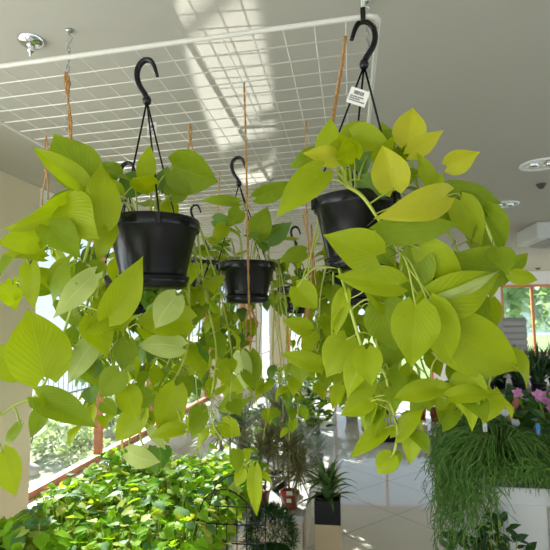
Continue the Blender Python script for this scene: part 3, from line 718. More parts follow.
d = gd(306, 122); twine('jute twine hanging just left of the right basket, two side-by-side strands', [[(306, 121, d), (306, 200, d), (309, 262, d), (306, 330, d)], [(303, 215, d), (306, 230, d), (312, 258, d), (307, 332, d)], [(311, 225, d + .01), (314, 262, d), (316, 286, d)]], [(306, 213, d)], r=.0027)
d = gd(346, 37); twine("orange jute twine slanting from the panel's right corner into the right basket", [[(346, 36, d), (343, 62, d), (338, 92, d + .02), (333, 124, d + .04)], [(345, 36, d), (341, 66, d), (335, 100, d + .02), (331, 124, d + .04)]], [], r=.0027)
d = gd(67, 71); twine('jute twine with a loop at the top beside the left chain', [[(66, 72, d), (65, 82, d), (68, 100, d), (69, 120, d), (70, 138, d)], [(66, 72, d), (69, 82, d), (68, 100, d), (71, 120, d), (71, 140, d)]], [(67.5, 84, d)], r=.003)
d = gd(46, 135); twine('jute twine farthest left, its two strands spread below a knot', [[(46, 134, d), (45, 150, d), (46.5, 172, d), (43, 190, d), (42, 206, d), (40.5, 222, d)], [(46, 134, d), (48, 150, d), (47, 172, d), (48, 184, d), (48, 200, d)]], [(46.5, 170, d), (40.5, 222, d)], r=.0026)
d = gd(190, 125); twine('short jute twine with an open bow above the front left basket leaves', [[(190, 124, d), (189, 132, d), (190, 140, d), (188, 150, d), (189, 162, d)], [(190, 124, d), (191.5, 132, d), (190, 140, d), (193, 150, d), (197, 160, d)], [(189, 156, d), (193, 152, d), (197, 158, d)]], [(190, 139, d)], r=.0026)
d = gd(220, 172); twine('thin jute twine behind the front left basket, left of the long one', [[(220, 171, d), (219, 190, d), (218, 222, d)]], [], r=.0027)

# ------------------------------------------------------------------ benches
def bench(name, label, lo, hi, top_t, top_m, leg_m, panel_m=None, cat='bench', rim=0.0):
    lo, hi = V(lo), V(hi); c = V(((lo.x + hi.x) / 2, (lo.y + hi.y) / 2, lo.z)); t = thing(name, label, cat, c)
    m_ = MB(); m_.box((lo.x, lo.y, hi.z - top_t), hi, top_m, .006)
    if rim:
        for a, b in (((lo.x, lo.y), (hi.x, lo.y + .015)), ((lo.x, hi.y - .015), (hi.x, hi.y)), ((lo.x, lo.y), (lo.x + .015, hi.y)), ((hi.x - .015, lo.y), (hi.x, hi.y))):
            m_.box((a[0], a[1], hi.z - .002), (b[0], b[1], hi.z + rim), top_m, .003)
    m_.build('bench_top', t, c)
    for x in (lo.x + .03, hi.x - .08):
        for y in (lo.y + .03, hi.y - .08):
            m_ = MB(); m_.box((x, y, lo.z), (x + .05, y + .05, hi.z - top_t), leg_m, .004); m_.build('leg', t, c)
    if panel_m:
        m_ = MB(); m_.box((lo.x + .02, lo.y + .012, lo.z + .0), (hi.x - .02, lo.y + .03, hi.z - top_t), panel_m); m_.build('front_panel', t, c)
        m_ = MB(); m_.box((hi.x - .03, lo.y + .02, lo.z + .0), (hi.x - .012, hi.y - .02, hi.z - top_t), panel_m); m_.build('side_panel', t, c)
    return t
BX0, BX1, BY0, BY1, BZ = -1.60, -.63, 1.62, 3.24, .46
bench('display_bench', 'low white display bench by the window under the sunlit pothos', (BX0, BY0, 0), (BX1, BY1, BZ), .04, 'white', 'white', rim=.0)

# small pots of pothos crowded on the bench: four moulds, then copies
def pot_proto(seed, n, mats):
    r = random.Random(seed); t = thing('potted_pothos', '', 'potted plant', (0, 0, 0), group='small pothos crowded on the window bench')
    m_ = MB(); m_.lathe([(.001, 0), (.042, 0), (.056, .092), (.060, .092), (.060, .105), (.054, .105), (.050, .09), (.001, .088)], 'brownpot', 20); m_.build('pot', t)
    lf = MB(); st = MB()
    for i in range(n):
        a = r.uniform(0, 6.283); q = math.sqrt(r.random()); rr = .125 * q
        h = .12 + .17 * (1 - q * q * .8) * r.uniform(.45, 1.1)
        b = V((rr * math.cos(a), rr * math.sin(a), h)); L = r.uniform(.042, .075)
        d = V((math.cos(a + r.uniform(-1, 1)), math.sin(a + r.uniform(-1, 1)), r.uniform(-.9, .25))).normalized()
        n_ = V((math.cos(a) * .5 + r.uniform(-.5, .5), math.sin(a) * .5 + r.uniform(-.6, .4), 1))
        lf.leaf(b, b + d * L, n_, L * r.uniform(.66, .82), r.choice(mats), r.uniform(.0, .1), r.uniform(.1, .3), 5, 2, ph=r.uniform(0, 6))
        st.tube(smooth_path([(0.01 * math.cos(a), .01 * math.sin(a), .09), (rr * .5 * math.cos(a), rr * .5 * math.sin(a), h * .75), b], 3), .0016, 'stem', 4, cap=False)
    lf.build('foliage', t); st.build('leaf_stalks', t); return t
protos = [pot_proto(100 + k, 58, ms) for k, ms in enumerate((['bench'] * 5 + ['bench_y'] * 1 + ['bench_d'], ['bench'] * 4 + ['bench_d'] * 2 + ['bench_y'] * 1, ['bench'] * 4 + ['bench_y'] * 3 + ['bench_d'] * 1, ['bench'] * 5 + ['bench_d'] * 2))]
used = set(); BL = 'small pot of bright green pothos crowded leaf to leaf on the sunlit window bench'
r = random.Random(5); n_bench = 0
ys = [BY0 + .09 + j * .16 for j in range(10)]; xs = [BX0 + .07 + i * .138 for i in range(7)]
for j, y in enumerate(ys):
    for i, x in enumerate(xs):
        k = r.choice((0, 0, 1, 2, 2, 3)); loc = (x + r.uniform(-.012, .012), y + r.uniform(-.012, .012), BZ); sc = r.uniform(.88, 1.15); rz = r.uniform(0, 6.28)
        if k not in used:
            o = protos[k]; used.add(k); o.location = loc; o.rotation_euler.z = rz; o.scale = (sc,) * 3; o['label'] = BL
        else: dup(protos[k], loc, rz, sc, BL)
# black wire basket at the aisle end of the bench
c = at(232, 486, 2.25); c.z = BZ + .30
t = thing('wire_basket', 'black wire basket with bent handles among the pothos at the aisle side of the bench', 'basket', (c.x, c.y, BZ))
def bar(pts, name, r_=.0035):
    m_ = MB(); m_.tube(smooth_path(pts, 5), r_, 'black', 6); m_.build(name, t, t.location)
m_ = MB(); w, dd = .14, .10
for z in (.0, .08, .16, .24): m_.tube([c + V((x, y, z - .30)) for x, y in ((-w, -dd), (w, -dd), (w, dd), (-w, dd), (-w, -dd))], .003, 'black', 6)
for k in range(7):
    x = -w + k * w / 3
    for y in (-dd, dd): m_.tube([c + V((x, y, -.30)), c + V((x, y, -.06))], .0022, 'black', 5)
m_.build('basket_body', t, t.location)
for y in (-dd, dd): bar([c + V((-w, y, -.06)), c + V((-w * .7, y, .05)), c + V((0, y, .09)), c + V((w * .7, y, .03)), c + V((w, y, -.06))], 'handle')

def onp(px, py, z): return onz(px, py, z)
TZ = .30
bench('plant_table', 'low cream table with grey top carrying the potted dracaenas beside the tan planter', (-1.25, 3.30, 0), (-.335, 4.05, TZ), .03, 'gwhite', 'cream', 'cream', 'table', rim=.012)
bench('plant_table', 'second low table with grey tray top behind the dracaenas, holding dark potted foliage', (-1.35, 4.30, 0), (-.20, 5.9, TZ), .03, 'gwhite', 'white', 'white', 'table', rim=.03)
bench('plant_table', 'farthest low white table on the left with silvery plants', (-1.5, 6.2, 0), (-.25, 8.0, .34), .03, 'white', 'white', 'white', 'table')

# ------------------------------------------------------------------ floor and table plants on the left
def round_pot(t, o, c, r, h, m, name='pot', soil=True):
    m_ = MB(); m_.lathe([(.001, 0), (r * .72, 0), (r * .94, h * .84), (r, h * .84), (r, h), (r * .9, h), (r * .86, h * .88), (.001, h * .86)], m, 28, c); m_.build(name, t, o)
def dracaena(label, loc, pot_r, pot_h, canes, leafL, n, mats, group=None, w=.011, potm='terra', tagit=False):
    loc = V(loc); t = thing('potted_dracaena', label, 'potted plant', loc, group=group); r = random.Random(int(abs(loc.x * 977 + loc.y * 331)))
    round_pot(t, loc, loc, pot_r, pot_h, potm)
    for (dx, dy, h) in canes:
        m_ = MB(); p0 = loc + V((dx * .4, dy * .4, pot_h * .86)); p1 = loc + V((dx, dy, pot_h + h))
        m_.tube(smooth_path([p0, (p0 + p1) / 2 + V((r.uniform(-.01, .01), 0, 0)), p1], 4), .008, 'bark', 7); m_.build('cane', t, loc)
        f = MB()
        for i in range(n):
            a = r.uniform(0, 6.283); e = r.uniform(-.5, 1.35); d = V((math.cos(a) * math.cos(e), math.sin(a) * math.cos(e), math.sin(e)))
            f.blade(p1 + V((0, 0, r.uniform(-.05, .03))), d, leafL * r.uniform(.7, 1.1), w, r.choice(mats), r.uniform(.2, .9), 5)
        f.build('leaf_head', t, loc)
    if tagit:
        q = loc + V((0, -pot_r * .98, pot_h * .72)); m_ = MB(); m_.box(q + V((-.045, -.004, .03)), q + V((-.012, .0, .055)), 'red'); m_.build('red_tag', t, loc)
        m_ = MB(); m_.box(q + V((-.012, -.004, .028)), q + V((.03, .0, .053)), 'tag'); m_.build('white_tag', t, loc)
        m_ = MB(); m_.box(q + V((-.012, -.006, -.02)), q + V((.022, -.001, .004)), 'tag'); m_.build('pot_label', t, loc)
    return t
dracaena('two-caned dracaena in a terracotta pot with red and white tag on the cream table', (-.45, 3.47, TZ + .001), .072, .11, [(.0, 0, .29), (.06, .03, .14)], .24, 150, ['draca'], tagit=True, w=.011)
dracaena('bronze-leaved dracaena in a brown pot left of the tagged one on the cream table', (-.66, 3.50, TZ + .001), .072, .11, [(0, 0, .24), (.06, .04, .36)], .24, 100, ['draca'], potm='brownpot', w=.009)
dracaena('tall bronze dracaena at the back of the cream table', (-.58, 3.82, TZ + .001), .085, .12, [(0, 0, .50), (-.08, .03, .36), (.08, .02, .40)], .27, 110, ['draca', 'draca', 'silver'], potm='black_matte', w=.010)
dracaena('tall bronze dracaena at the back left corner of the cream table', (-.95, 3.75, TZ + .001), .085, .12, [(0, 0, .44), (-.08, .0, .32), (.1, .02, .36)], .27, 110, ['draca', 'silver', 'spike'], potm='black_matte', w=.011)
def bushy(name, label, loc, pot_r, pot_h, R, H, n, mats, L=(.05, .09), ratio=.6, potm='black_matte', group=None, square=False, cat='potted plant', flowers=None, shape=None):
    loc = V(loc); t = thing(name, label, cat, loc, group=group); r = random.Random(int(abs(loc.x * 577 + loc.y * 131) * 10))
    if square:
        m_ = MB(); m_.box(loc + V((-pot_r, -pot_r, 0)), loc + V((pot_r, pot_r, pot_h)), potm, .004); m_.build('pot', t, loc)
    else: round_pot(t, loc, loc, pot_r, pot_h, potm)
    f = MB(); st = MB()
    for i in range(n):
        a = r.uniform(0, 6.283); q = r.random() ** .6; h = pot_h + H * (r.uniform(.25, 1.0)) * (1 - .35 * q * q); b = loc + V((R * q * math.cos(a), R * q * math.sin(a), h)); Lf = r.uniform(*L)
        d = V((math.cos(a + r.uniform(-.8, .8)), math.sin(a + r.uniform(-.8, .8)), r.uniform(-.5, .8))).normalized()
        f.leaf(b, b + d * Lf, (r.uniform(-.5, .5) + math.cos(a) * .3, r.uniform(-.7, .3), 1), Lf * ratio, r.choice(mats), .08, .2, 5, 2, shape=shape)
        if i % 3 == 0: st.tube([loc + V((0, 0, pot_h * .8)), (loc + b) / 2 + V((0, 0, pot_h * .4)), b], .002, 'stem', 4, cap=False)
    f.build('foliage', t, loc); st.build('stems', t, loc)
    if flowers:
        fm, nf, kind, z0, z1 = flowers
        for i in range(nf):
            a = r.uniform(0, 6.283); q = r.uniform(.1, .7); p = loc + V((R * q * math.cos(a), R * q * math.sin(a), pot_h + r.uniform(z0, z1)))
            m_ = MB(); m_.tube([loc + V((0, 0, pot_h)), (loc + V((0, 0, pot_h)) + p) / 2 + V((R * .1 * math.cos(a), R * .1 * math.sin(a), .02)), p], .002, 'stem', 5)
            s_ = m_.build('flower_stalk', t, loc); g = MB()
            for k in range(5):
                u = 2 * math.pi * k / 5 + r.random()
                if kind == 'up': d = V((math.cos(u) * .45, math.sin(u) * .45, 1)); ll = .045
                else: d = V((math.cos(u), -.25, math.sin(u))); ll = .042
                g.leaf(p, p + d.normalized() * ll, (0, -1, .2), ll * .7, fm, .1, .2, 4, 2, shape=OVAL)
            g.build('flower', s_, loc)
    return t
def spiky(name, label, loc, pot_r, pot_h, n, L, w, mats, droop=(.2, .9), e0=.2, e1=1.45, potm='black_matte', group=None, square=False, pot=True, nn=6):
    loc = V(loc); t = thing(name, label, 'potted plant', loc, group=group); r = random.Random(int(abs(loc.x * 777 + loc.y * 231) * 10))
    if pot:
        if square: 
            m_ = MB(); m_.box(loc + V((-pot_r, -pot_r, 0)), loc + V((pot_r, pot_r, pot_h)), potm, .004); m_.build('pot', t, loc)
        else: round_pot(t, loc, loc, pot_r, pot_h, potm)
    f = MB()
    for i in range(n):
        a = r.uniform(0, 6.283); e = r.uniform(e0, e1); q = pot_r * .5 * r.random()
        f.blade(loc + V((q * math.cos(a), q * math.sin(a), pot_h * .85)), (math.cos(a) * math.cos(e), math.sin(a) * math.cos(e), math.sin(e)), r.uniform(L * .65, L * 1.1), w * r.uniform(.7, 1.1), r.choice(mats), r.uniform(*droop), nn)
    f.build('leaves', t, loc); return t
# tan square planter with a black insert
P0 = V((-.18, 3.40, 0)); PW = .088; PH = .36
t = thing('square_planter', 'tall square tan planter with black inner pot and lemon-striped leaves', 'potted plant', P0)
m_ = MB(); m_.box(P0 + V((-PW, -PW, 0)), P0 + V((PW, PW, PH - .10)), 'tan', .004); m_.build('planter', t, P0)
m_ = MB()
for a, b in (((-PW, -PW), (PW, -PW + .01)), ((-PW, PW - .01), (PW, PW)), ((-PW, -PW), (-PW + .01, PW)), ((PW - .01, -PW), (PW, PW))): m_.box(P0 + V((a[0] + .002, a[1] + .002, PH - .11)), P0 + V((b[0] - .002, b[1] - .002, PH + .05)), 'black', .002)
m_.box(P0 + V((-PW + .01, -PW + .01, PH)), P0 + V((PW - .01, PW - .01, PH + .02)), 'soil'); m_.build('inner_pot', t, P0)
f = MB(); r = random.Random(8)
for i in range(70):
    a = r.uniform(0, 6.283); e = r.uniform(.15, 1.45); b = P0 + V((math.cos(a) * .02, math.sin(a) * .02, PH + .02 + r.uniform(0, .13)))
    f.blade(b, (math.cos(a) * math.cos(e), math.sin(a) * math.cos(e), math.sin(e)), r.uniform(.14, .24), .028, r.choice(['spike', 'spike', 'spike_lime']), r.uniform(.6, 1.5), 7)
f.build('leaves', t, P0)
# asparagus fern mound
c = V((-.50, 2.95, 0)); t = thing('asparagus_fern', 'dark green fluffy fern ball in a black pot beside the pothos bench', 'potted plant', c)
round_pot(t, c, c, .12, .24, 'black_matte')
f = MB(); r = random.Random(4)
for i in range(2600):
    a = r.uniform(0, 6.283); e = math.asin(r.uniform(-.5, 1)); d = V((math.cos(a) * math.cos(e), math.sin(a) * math.cos(e), math.sin(e))); b = c + V((0, 0, .34)) + V((d.x * .15, d.y * .15, d.z * .15)) * r.uniform(.75, 1)
    f.blade(b, d + V((r.uniform(-.9, .9), r.uniform(-.9, .9), r.uniform(-.9, .9))), r.uniform(.03, .06), .0035, 'fern', .5, 2)
f.build('foliage', t, c)
# second table
spiky('spiky_plant', 'white-striped upright plant in a black pot at the aisle corner of the second low table', (-.50, 4.55, TZ + .001), .08, .14, 26, .36, .03, ['silver', 'spike', 'spike'], (.1, .6), .7)
bushy('leafy_plant', 'bright green leafy plant in a black pot behind the sleeve-wrapped one', (-.42, 5.1, TZ + .001), .09, .16, .18, .34, 90, ['bush', 'bench'], (.06, .1))
bushy('leafy_plant', 'dark green leafy plant in the middle of the second low table', (-.80, 4.75, TZ + .001), .09, .15, .2, .36, 90, ['bush', 'spike'], (.07, .12), .4)
spiky('spiky_plant', 'tall green spiky plant at the back of the second low table', (-.75, 5.4, TZ + .001), .10, .17, 44, .5, .03, ['spike', 'bush'], (.2, .8), .5)
spiky('spiky_plant', 'grey-green spiky plant at the left end of the second low table', (-1.12, 5.0, TZ + .001), .10, .16, 44, .45, .02, ['silver', 'draca', 'spike'], (.2, .9), .3)
bushy('leafy_plant', 'glossy green leafy plant at the far aisle corner of the second low table', (-.45, 5.65, TZ + .001), .09, .16, .19, .40, 80, ['bush'], (.07, .12), .45)
# plant in a clear sleeve
c = V((-.33, 4.42, TZ + .001)); t = thing('wrapped_plant', 'dark plant in a clear plastic sleeve at the front corner of the second table', 'potted plant', c)
round_pot(t, c, c, .07, .11, 'black_matte')
f = MB(); r = random.Random(9)
for i in range(50):
    a = r.uniform(0, 6.283); e = r.uniform(.7, 1.5); f.blade(c + V((0, 0, .1)), (math.cos(a) * math.cos(e), math.sin(a) * math.cos(e), math.sin(e)), r.uniform(.12, .25), .022, r.choice(['spike', 'bush']), .4, 5)
f.build('leaves', t, c)
m_ = MB(); m_.lathe([(.072, .0), (.082, .12), (.105, .26), (.118, .31)], 'sleeve', 24, c); m_.build('sleeve', t, c)
# far silver plants
for k, (x, y, lab) in enumerate(((-.55, 6.5, 'silver-blue foliage plant at the front aisle corner of the farthest left table'), (-.95, 6.55, 'silver-blue foliage plant in the front middle of the farthest left table'), (-.6, 7.1, 'silver-blue foliage plant behind the corner one on the farthest left table'), (-1.1, 7.2, 'silver-grey foliage plant at the back left of the farthest left table'))):
    bushy('silver_plant', lab, (x, y, .341), .09, .14, .22, .42, 90, ['silver', 'silver', 'bush'], (.07, .12), .4, 'white')

# ------------------------------------------------------------------ far middle: things on the floor at the end of the aisle
c = onz(393, 440, 0); t = thing('plant_tray', 'black tray on the aisle floor holding small plants in glossy clear wraps', 'tray', c)
m_ = MB(); m_.box(c + V((-.22, -.12, 0)), c + V((.22, .16, .02)), 'black', .004)
for a, b in (((-.22, -.12), (.22, -.105)), ((-.22, .145), (.22, .16)), ((-.22, -.12), (-.205, .16)), ((.205, -.12), (.22, .16))): m_.box(c + V((a[0], a[1], .015)), c + V((b[0], b[1], .09)), 'black', .003)
m_.build('tray_body', t, c)
for k in range(6):
    q = c + V((-.13 + (k % 3) * .13, -.04 + (k // 3) * .13, .021)); u = thing('wrapped_plant', 'small plant in a crinkled clear wrap standing in the black floor tray', 'potted plant', q, group='wrapped plants in the floor tray')
    round_pot(u, q, q, .045, .08, 'white'); m_ = MB(); m_.lathe([(.048, .0), (.055, .1), (.07, .26), (.06, .30)], 'sleeve', 9, q, sm=False); m_.build('sleeve', u, q)
    f = MB(); rr = random.Random(k)
    for i in range(22):
        a = rr.uniform(0, 6.283); e = rr.uniform(.8, 1.5); f.blade(q + V((0, 0, .07)), (math.cos(a) * math.cos(e), math.sin(a) * math.cos(e), math.sin(e)), rr.uniform(.12, .2), .02, rr.choice(['silver', 'petal', 'spike']), .4, 4)
    f.build('leaves', u, q)
rowp = [(352, 421, 'silver'), (368, 418, 'bush'), (384, 414, 'spike'), (420, 418, 'bush'), (437, 421, 'bush'), (452, 425, 'spike')]
labs = ['silvery bushy plant in a white pot, leftmost of the far floor row', 'green bushy plant in a dark pot second from left at the end of the aisle', 'dark bushy plant in the middle of the far floor row behind the black tray', 'green bushy plant in a terracotta pot right of the black tray at the aisle end', 'green bushy plant with pink flower in a red pot at the aisle end', 'dark plant with red flowers at the aisle end beside the grey counter']
for k, (px, py, m) in enumerate(rowp):
    c = onz(px, py, 0); fl = ('hotpink', 4, 'up', .3, .42) if k == 5 else ('pink', 3, 'up', .34, .46) if k == 4 else None
    bushy('bushy_plant', labs[k], c, .12, .2, .26, .42, 110, [m, m, 'bush'], (.1, .17), .45, ['white', 'black_matte', 'black_matte', 'terra', 'terra', 'black_matte'][k], flowers=fl)

# grey counter in the far right with rows of sword-leaved plants
bench('grey_counter', 'long grey counter below the far window holding dark sword-leaved plants', (1.35, 5.9, 0), (4.6, 6.75, .74), .05, 'grey', 'grey', 'siding', 'counter')
k = 0
for i in range(13):
    for j in range(2):
        x = 1.72 + i * .215 + j * .1; y = 6.05 + j * .36
        if i == 0 and j == 0: continue
        spiky('sword_plant', 'dark upright sword-leaved plant in a pot, packed in the row on the grey counter', (x, y, .741), .08, .13, 46, .46, .03, ['sansev', 'sansev', 'spike'], (.1, .8), .75, 1.5, 'terra' if (i + j) % 3 == 0 else 'black_matte', group='sword-leaved plants on the grey counter'); k += 1
bushy('leafy_plant', 'low dark leafy plant at the left end of the grey counter', (1.6, 6.15, .741), .09, .12, .2, .22, 80, ['bush', 'sansev'], (.07, .13), .5)
bushy('leafy_plant', 'low leafy plant with red blossoms at the left back of the grey counter', (1.45, 6.5, .741), .09, .12, .18, .2, 70, ['bush', 'spike'], (.07, .12), .5, flowers=('hotpink', 4, 'up', .12, .25))
# grey slatted cabinet beside the far window
c = V((2.98, 9.6, 0)); t = thing('slatted_cabinet', 'tall grey slatted cabinet standing left of the far window', 'cabinet', c)
m_ = MB(); m_.box(c + V((-.2, -.2, 0)), c + V((.2, .2, 1.62)), 'siding', .01); m_.build('body', t, c)
m_ = MB()
for i in range(13): m_.box(c + V((-.205, -.215, .1 + i * .115)), c + V((.205, -.19, .18 + i * .115)), 'grey', .004)
m_.build('slats', t, c)

# ------------------------------------------------------------------ right table with trailing rhipsalis and flowers
RT0 = V((.72, 2.42, 0)); RZ = .76
t = thing('plant_stand', 'white plant table on the right, hidden under trailing green plants', 'table', (1.3, 3.1, 0)); o = V(t.location)
m_ = MB(); m_.box((.68, 2.64, RZ - .085), (2.3, 3.9, RZ), 'gwhite', .006); m_.build('table_top', t, o)
m_ = MB(); m_.box((.75, 2.76, .0), (.98, 2.78, RZ - .085), 'white', .003); m_.build('front_panel', t, o)
m_ = MB(); m_.box((1.05, 2.76, .0), (2.2, 2.78, RZ - .40), 'white', .003); m_.build('low_panel', t, o)
for x, y in ((.72, 2.68), (.99, 2.70), (2.2, 2.68), (.72, 3.8), (2.2, 3.8)):
    m_ = MB(); m_.box((x, y, 0), (x + .05, y + .05, RZ - .085), 'gwhite', .004); m_.build('leg', t, o)
m_ = MB(); m_.tube([(1.05, 2.74, .42), (1.22, 2.74, .0)], .02, 'gwhite', 4); m_.build('brace', t, o)
def rhipsalis(label, loc, n, L, over, seed, potm='terra', pr=.075, ph=.11, spread=.20, rise=.14, lim=None, strands=0):
    loc = V(loc); t = thing('trailing_rhipsalis', label, 'potted plant', loc); r = random.Random(seed)
    round_pot(t, loc, loc, pr, ph, potm); f = MB()
    for i in range(n):
        a = r.uniform(0, 6.283); q = r.random() ** .5
        dirv = V((math.cos(a), math.sin(a), 0)); p0 = loc + dirv * pr * .5 * r.random() + V((0, 0, ph * .9))
        o1 = spread * (.35 + q); h = rise * r.uniform(.2, 1)
        p1 = p0 + dirv * o1 * .5 + V((0, 0, h)); p2 = p0 + dirv * o1 * .95 + V((0, 0, h * .5))
        fall = over(p2); ll = min(fall, L * r.uniform(.25, 1.0) * (lim(p2) if lim else 1))
        if i < strands and fall > .5: ll = r.uniform(.35, .65)
        pts = [p0, p1, p2] + [p2 + dirv * (.03 * u + r.uniform(-.012, .012)) + V((r.uniform(-.045, .045), r.uniform(-.045, .045), -ll * u + r.uniform(-.03, .03))) for u in (.25, .5, .75, 1)]
        for q_ in pts:
            if q_.z < RZ + .004 and q_.x > .665 and q_.y > 2.625:
                if q_.x - .665 < q_.y - 2.625: q_.x = .66
                else: q_.y = 2.62
        pts = smooth_path(pts, 3); f.tube(pts, .0022, 'rhip', 4, cap=False)
        K = len(pts)
        for b in range(r.randint(6, 12)):
            s0 = pts[r.randint(K // 3, K - 1)]; d = V((r.uniform(-1, 1), r.uniform(-1, 1), r.uniform(-1.2, .3))).normalized(); l = r.uniform(.03, .09)
            f.tube([s0, s0 + d * l * .5, s0 + d * l + V((0, 0, -l * .35))], .0016, 'rhip', 3, cap=False)
    f.build('trailing_stems', t, loc); return t
def fall_edge(p):      # off the table edge the stems hang free, above it they lie on the top
    return 1.0 if (p.x < .68 or p.y < 2.64) else max(.02, p.z - RZ - .01)
rhipsalis('dense green rhipsalis spilling over the left front corner of the white table', (.77, 2.80, RZ + .001), 340, .56, fall_edge, 1, spread=.23, rise=.15, lim=lambda p: 1.0 if p.x < .69 else .05)
rhipsalis('green rhipsalis trailing from a red pot at the front middle of the white table', (.98, 2.76, RZ + .001), 180, .035, fall_edge, 2, spread=.15, rise=.12, strands=9)
rhipsalis('green rhipsalis at the right front of the white table, cut by the picture edge', (1.27, 2.78, RZ + .001), 280, .46, fall_edge, 3, spread=.2, rise=.13)
rhipsalis('green rhipsalis trailing over the left side edge of the white table, farther back', (.78, 3.18, RZ + .001), 260, .6, fall_edge, 4, spread=.22, rise=.15)
# cyclamens and orchids behind them
def at_table(px, py, z): return onz(px, py, z)
bushy('cyclamen', 'white-flowered cyclamen behind the corner rhipsalis on the white table', (.92, 3.16, RZ + .001), .06, .1, .12, .13, 40, ['bush', 'spike'], (.05, .08), .85, 'terra', flowers=('petal', 4, 'up', .10, .20), cat='flowering plant')
bushy('cyclamen', 'pink and white cyclamen at the left rear of the white table', (.78, 3.52, RZ + .001), .06, .1, .12, .12, 40, ['bush', 'spike'], (.05, .08), .85, 'terra', flowers=('pink', 5, 'up', .10, .20), cat='flowering plant')
bushy('orchid', 'pink orchid with large leaves at the right rear of the white table', (*at(536, 430, 3.05)[:2], RZ + .001), .07, .12, .2, .18, 34, ['bush', 'bench'], (.12, .2), .5, 'white', flowers=('pink', 4, 'flat', .16, .26), cat='flowering plant')
bushy('orchid', 'second pink orchid nearer the picture edge on the white table', (*at(556, 430, 2.9)[:2], RZ + .001), .07, .12, .18, .14, 30, ['bush', 'bench'], (.12, .2), .5, 'white', flowers=('pink', 4, 'flat', .16, .27), cat='flowering plant')
bushy('variegated_plant', 'cream-edged leafy plant in the middle of the white table', (1.22, 3.14, RZ + .001), .07, .11, .16, .14, 40, ['silver', 'bush'], (.08, .13), .5, 'white')
bushy('leafy_plant', 'bright leafy plant at the rear right of the white table', (1.6, 3.6, RZ + .001), .09, .14, .24, .26, 70, ['bush', 'bench'], (.1, .17), .4)
bushy('leafy_plant', 'dark leafy plant at the rear middle of the white table', (1.2, 3.62, RZ + .001), .09, .13, .22, .2, 70, ['bush', 'sansev'], (.1, .16), .45)
# terracotta-coloured paper cone and tags among the flowers
c = at(507, 440, 2.98); c.z = RZ + .001; t = thing('paper_wrapped_pot', 'brown paper-wrapped pot with pointed corners between the rhipsalis and the flowers', 'pot', c)
m_ = MB(); m_.lathe([(.04, 0), (.046, .18), (.062, .30), (.058, .30), (.042, .18), (.001, .15)], 'tan', 6, c, sm=False); m_.build('wrap', t, c)
for s in (-1, 1):
    m_ = MB(); q = c + V((.045 * s, -.02, .28)); m_.leaf(q, q + V((.02 * s, 0, .08)), (0, -1, .1), .04, 'terra', .05, .3, 5, 2, shape=OVAL); m_.build('paper_corner', t, c)
for (px, py, z, m, lab) in ((485, 427, RZ + .28, 'petal', 'white plant label on a red stick above the corner rhipsalis'), (497, 456, RZ + .22, 'petal', 'slanted white plant label stuck in the corner rhipsalis'), (538, 430, RZ + .27, 'bluetag', 'small blue plant label near the pink orchids'), (537, 456, RZ + .21, 'petal', 'white plant label stuck in the right rhipsalis')):
    q = at(px, py, 2.58); base = V((q.x, q.y, RZ + .015)); t = thing('plant_label', lab, 'label', base); rot = Matrix.Rotation(R_(0 if px != 497 else 38), 3, 'Y')
    m_ = MB(); m_.tube([base, q], .0025, 'terra' if px == 485 else 'tag', 6); m_.build('stick', t, base)
    m_ = MB(); m_.box(q + V((-.011, -.002, -.025)), q + V((.011, .002, .035)), m, .0008, rot=rot); m_.build('card', t, base)
# dark flowering plant on the floor under the table corner
bushy('flowering_plant', 'very dark leafy plant with red flowers before the white table panel', (.70, 2.56, 0), .09, .20, .11, .46, 190, ['sansev', 'sansev', 'fern'], (.04, .07), .7, flowers=('hotpink', 5, 'up', .0, .22), cat='flowering plant')
bushy('leafy_plant', 'small red-flowered plant on the floor at the left foot of the white table', (.60, 2.75, 0), .09, .2, .13, .30, 80, ['sansev', 'spike'], (.04, .07), .6, flowers=('hotpink', 4, 'up', .05, .2))

# ------------------------------------------------------------------ outside
mb = MB(); mb.box((-60, -30, -.35), (XL - .25, 60, -.25), 'gardenbed'); mb.box((XL - .25, YF + .25, -.35), (40, 60, -.25), 'grass'); struct('ground', mb)
mb = MB(); mb.box((-6.6, -20, -.25), (-5.0, 40, -.2), 'path'); struct('path', mb)
mb = MB(); mb.box((-13.5, -20, -.25), (-7.4, 40, -.21), 'road'); struct('road', mb)
t = thing('metal_fence', 'thin grey metal bar fence outside between the garden and the road', 'fence', (-5.2, 6, -.2)); o = V(t.location)
m_ = MB()
for z in (.0, .82): m_.tube([(-5.2, 1, z), (-5.2, 20, z)], .016, 'fence', 6)
m_.build('rail', t, o)
m_ = MB()
for i in range(127): m_.tube([(-5.2, 1 + i * .15, -.02), (-5.2, 1 + i * .15, .82)], .008, 'fence', 5)
b_ = m_.build('bars', t, o)
for i in range(8):
    m_ = MB(); m_.tube([(-5.2, 1 + i * 2.7, -.22), (-5.2, 1 + i * 2.7, .9)], .025, 'fence', 8); m_.build('post', t, o)
def leafy_mass(mb, c, rx, ry, rz, n, m, L, r):
    for i in range(n):
        a = r.uniform(0, 6.283); z = r.uniform(-.6, 1); q = math.sqrt(max(0, 1 - z * z)) * r.uniform(.75, 1.05)
        p = V(c) + V((rx * q * math.cos(a), ry * q * math.sin(a), rz * z)); d = V((math.cos(a) + r.uniform(-.6, .6), math.sin(a) + r.uniform(-.6, .6), r.uniform(-.6, .9))).normalized()
        s_ = d.orthogonal().normalized(); s_ = Matrix.Rotation(r.uniform(0, 6.28), 3, d) @ s_; l = L * r.uniform(.6, 1.2); k = len(mb.v); w = l * .28
        mb.v += [p, p + d * l * .5 + s_ * w, p + d * l, p + d * l * .5 - s_ * w]; mb.face([k, k + 1, k + 2, k + 3], m)
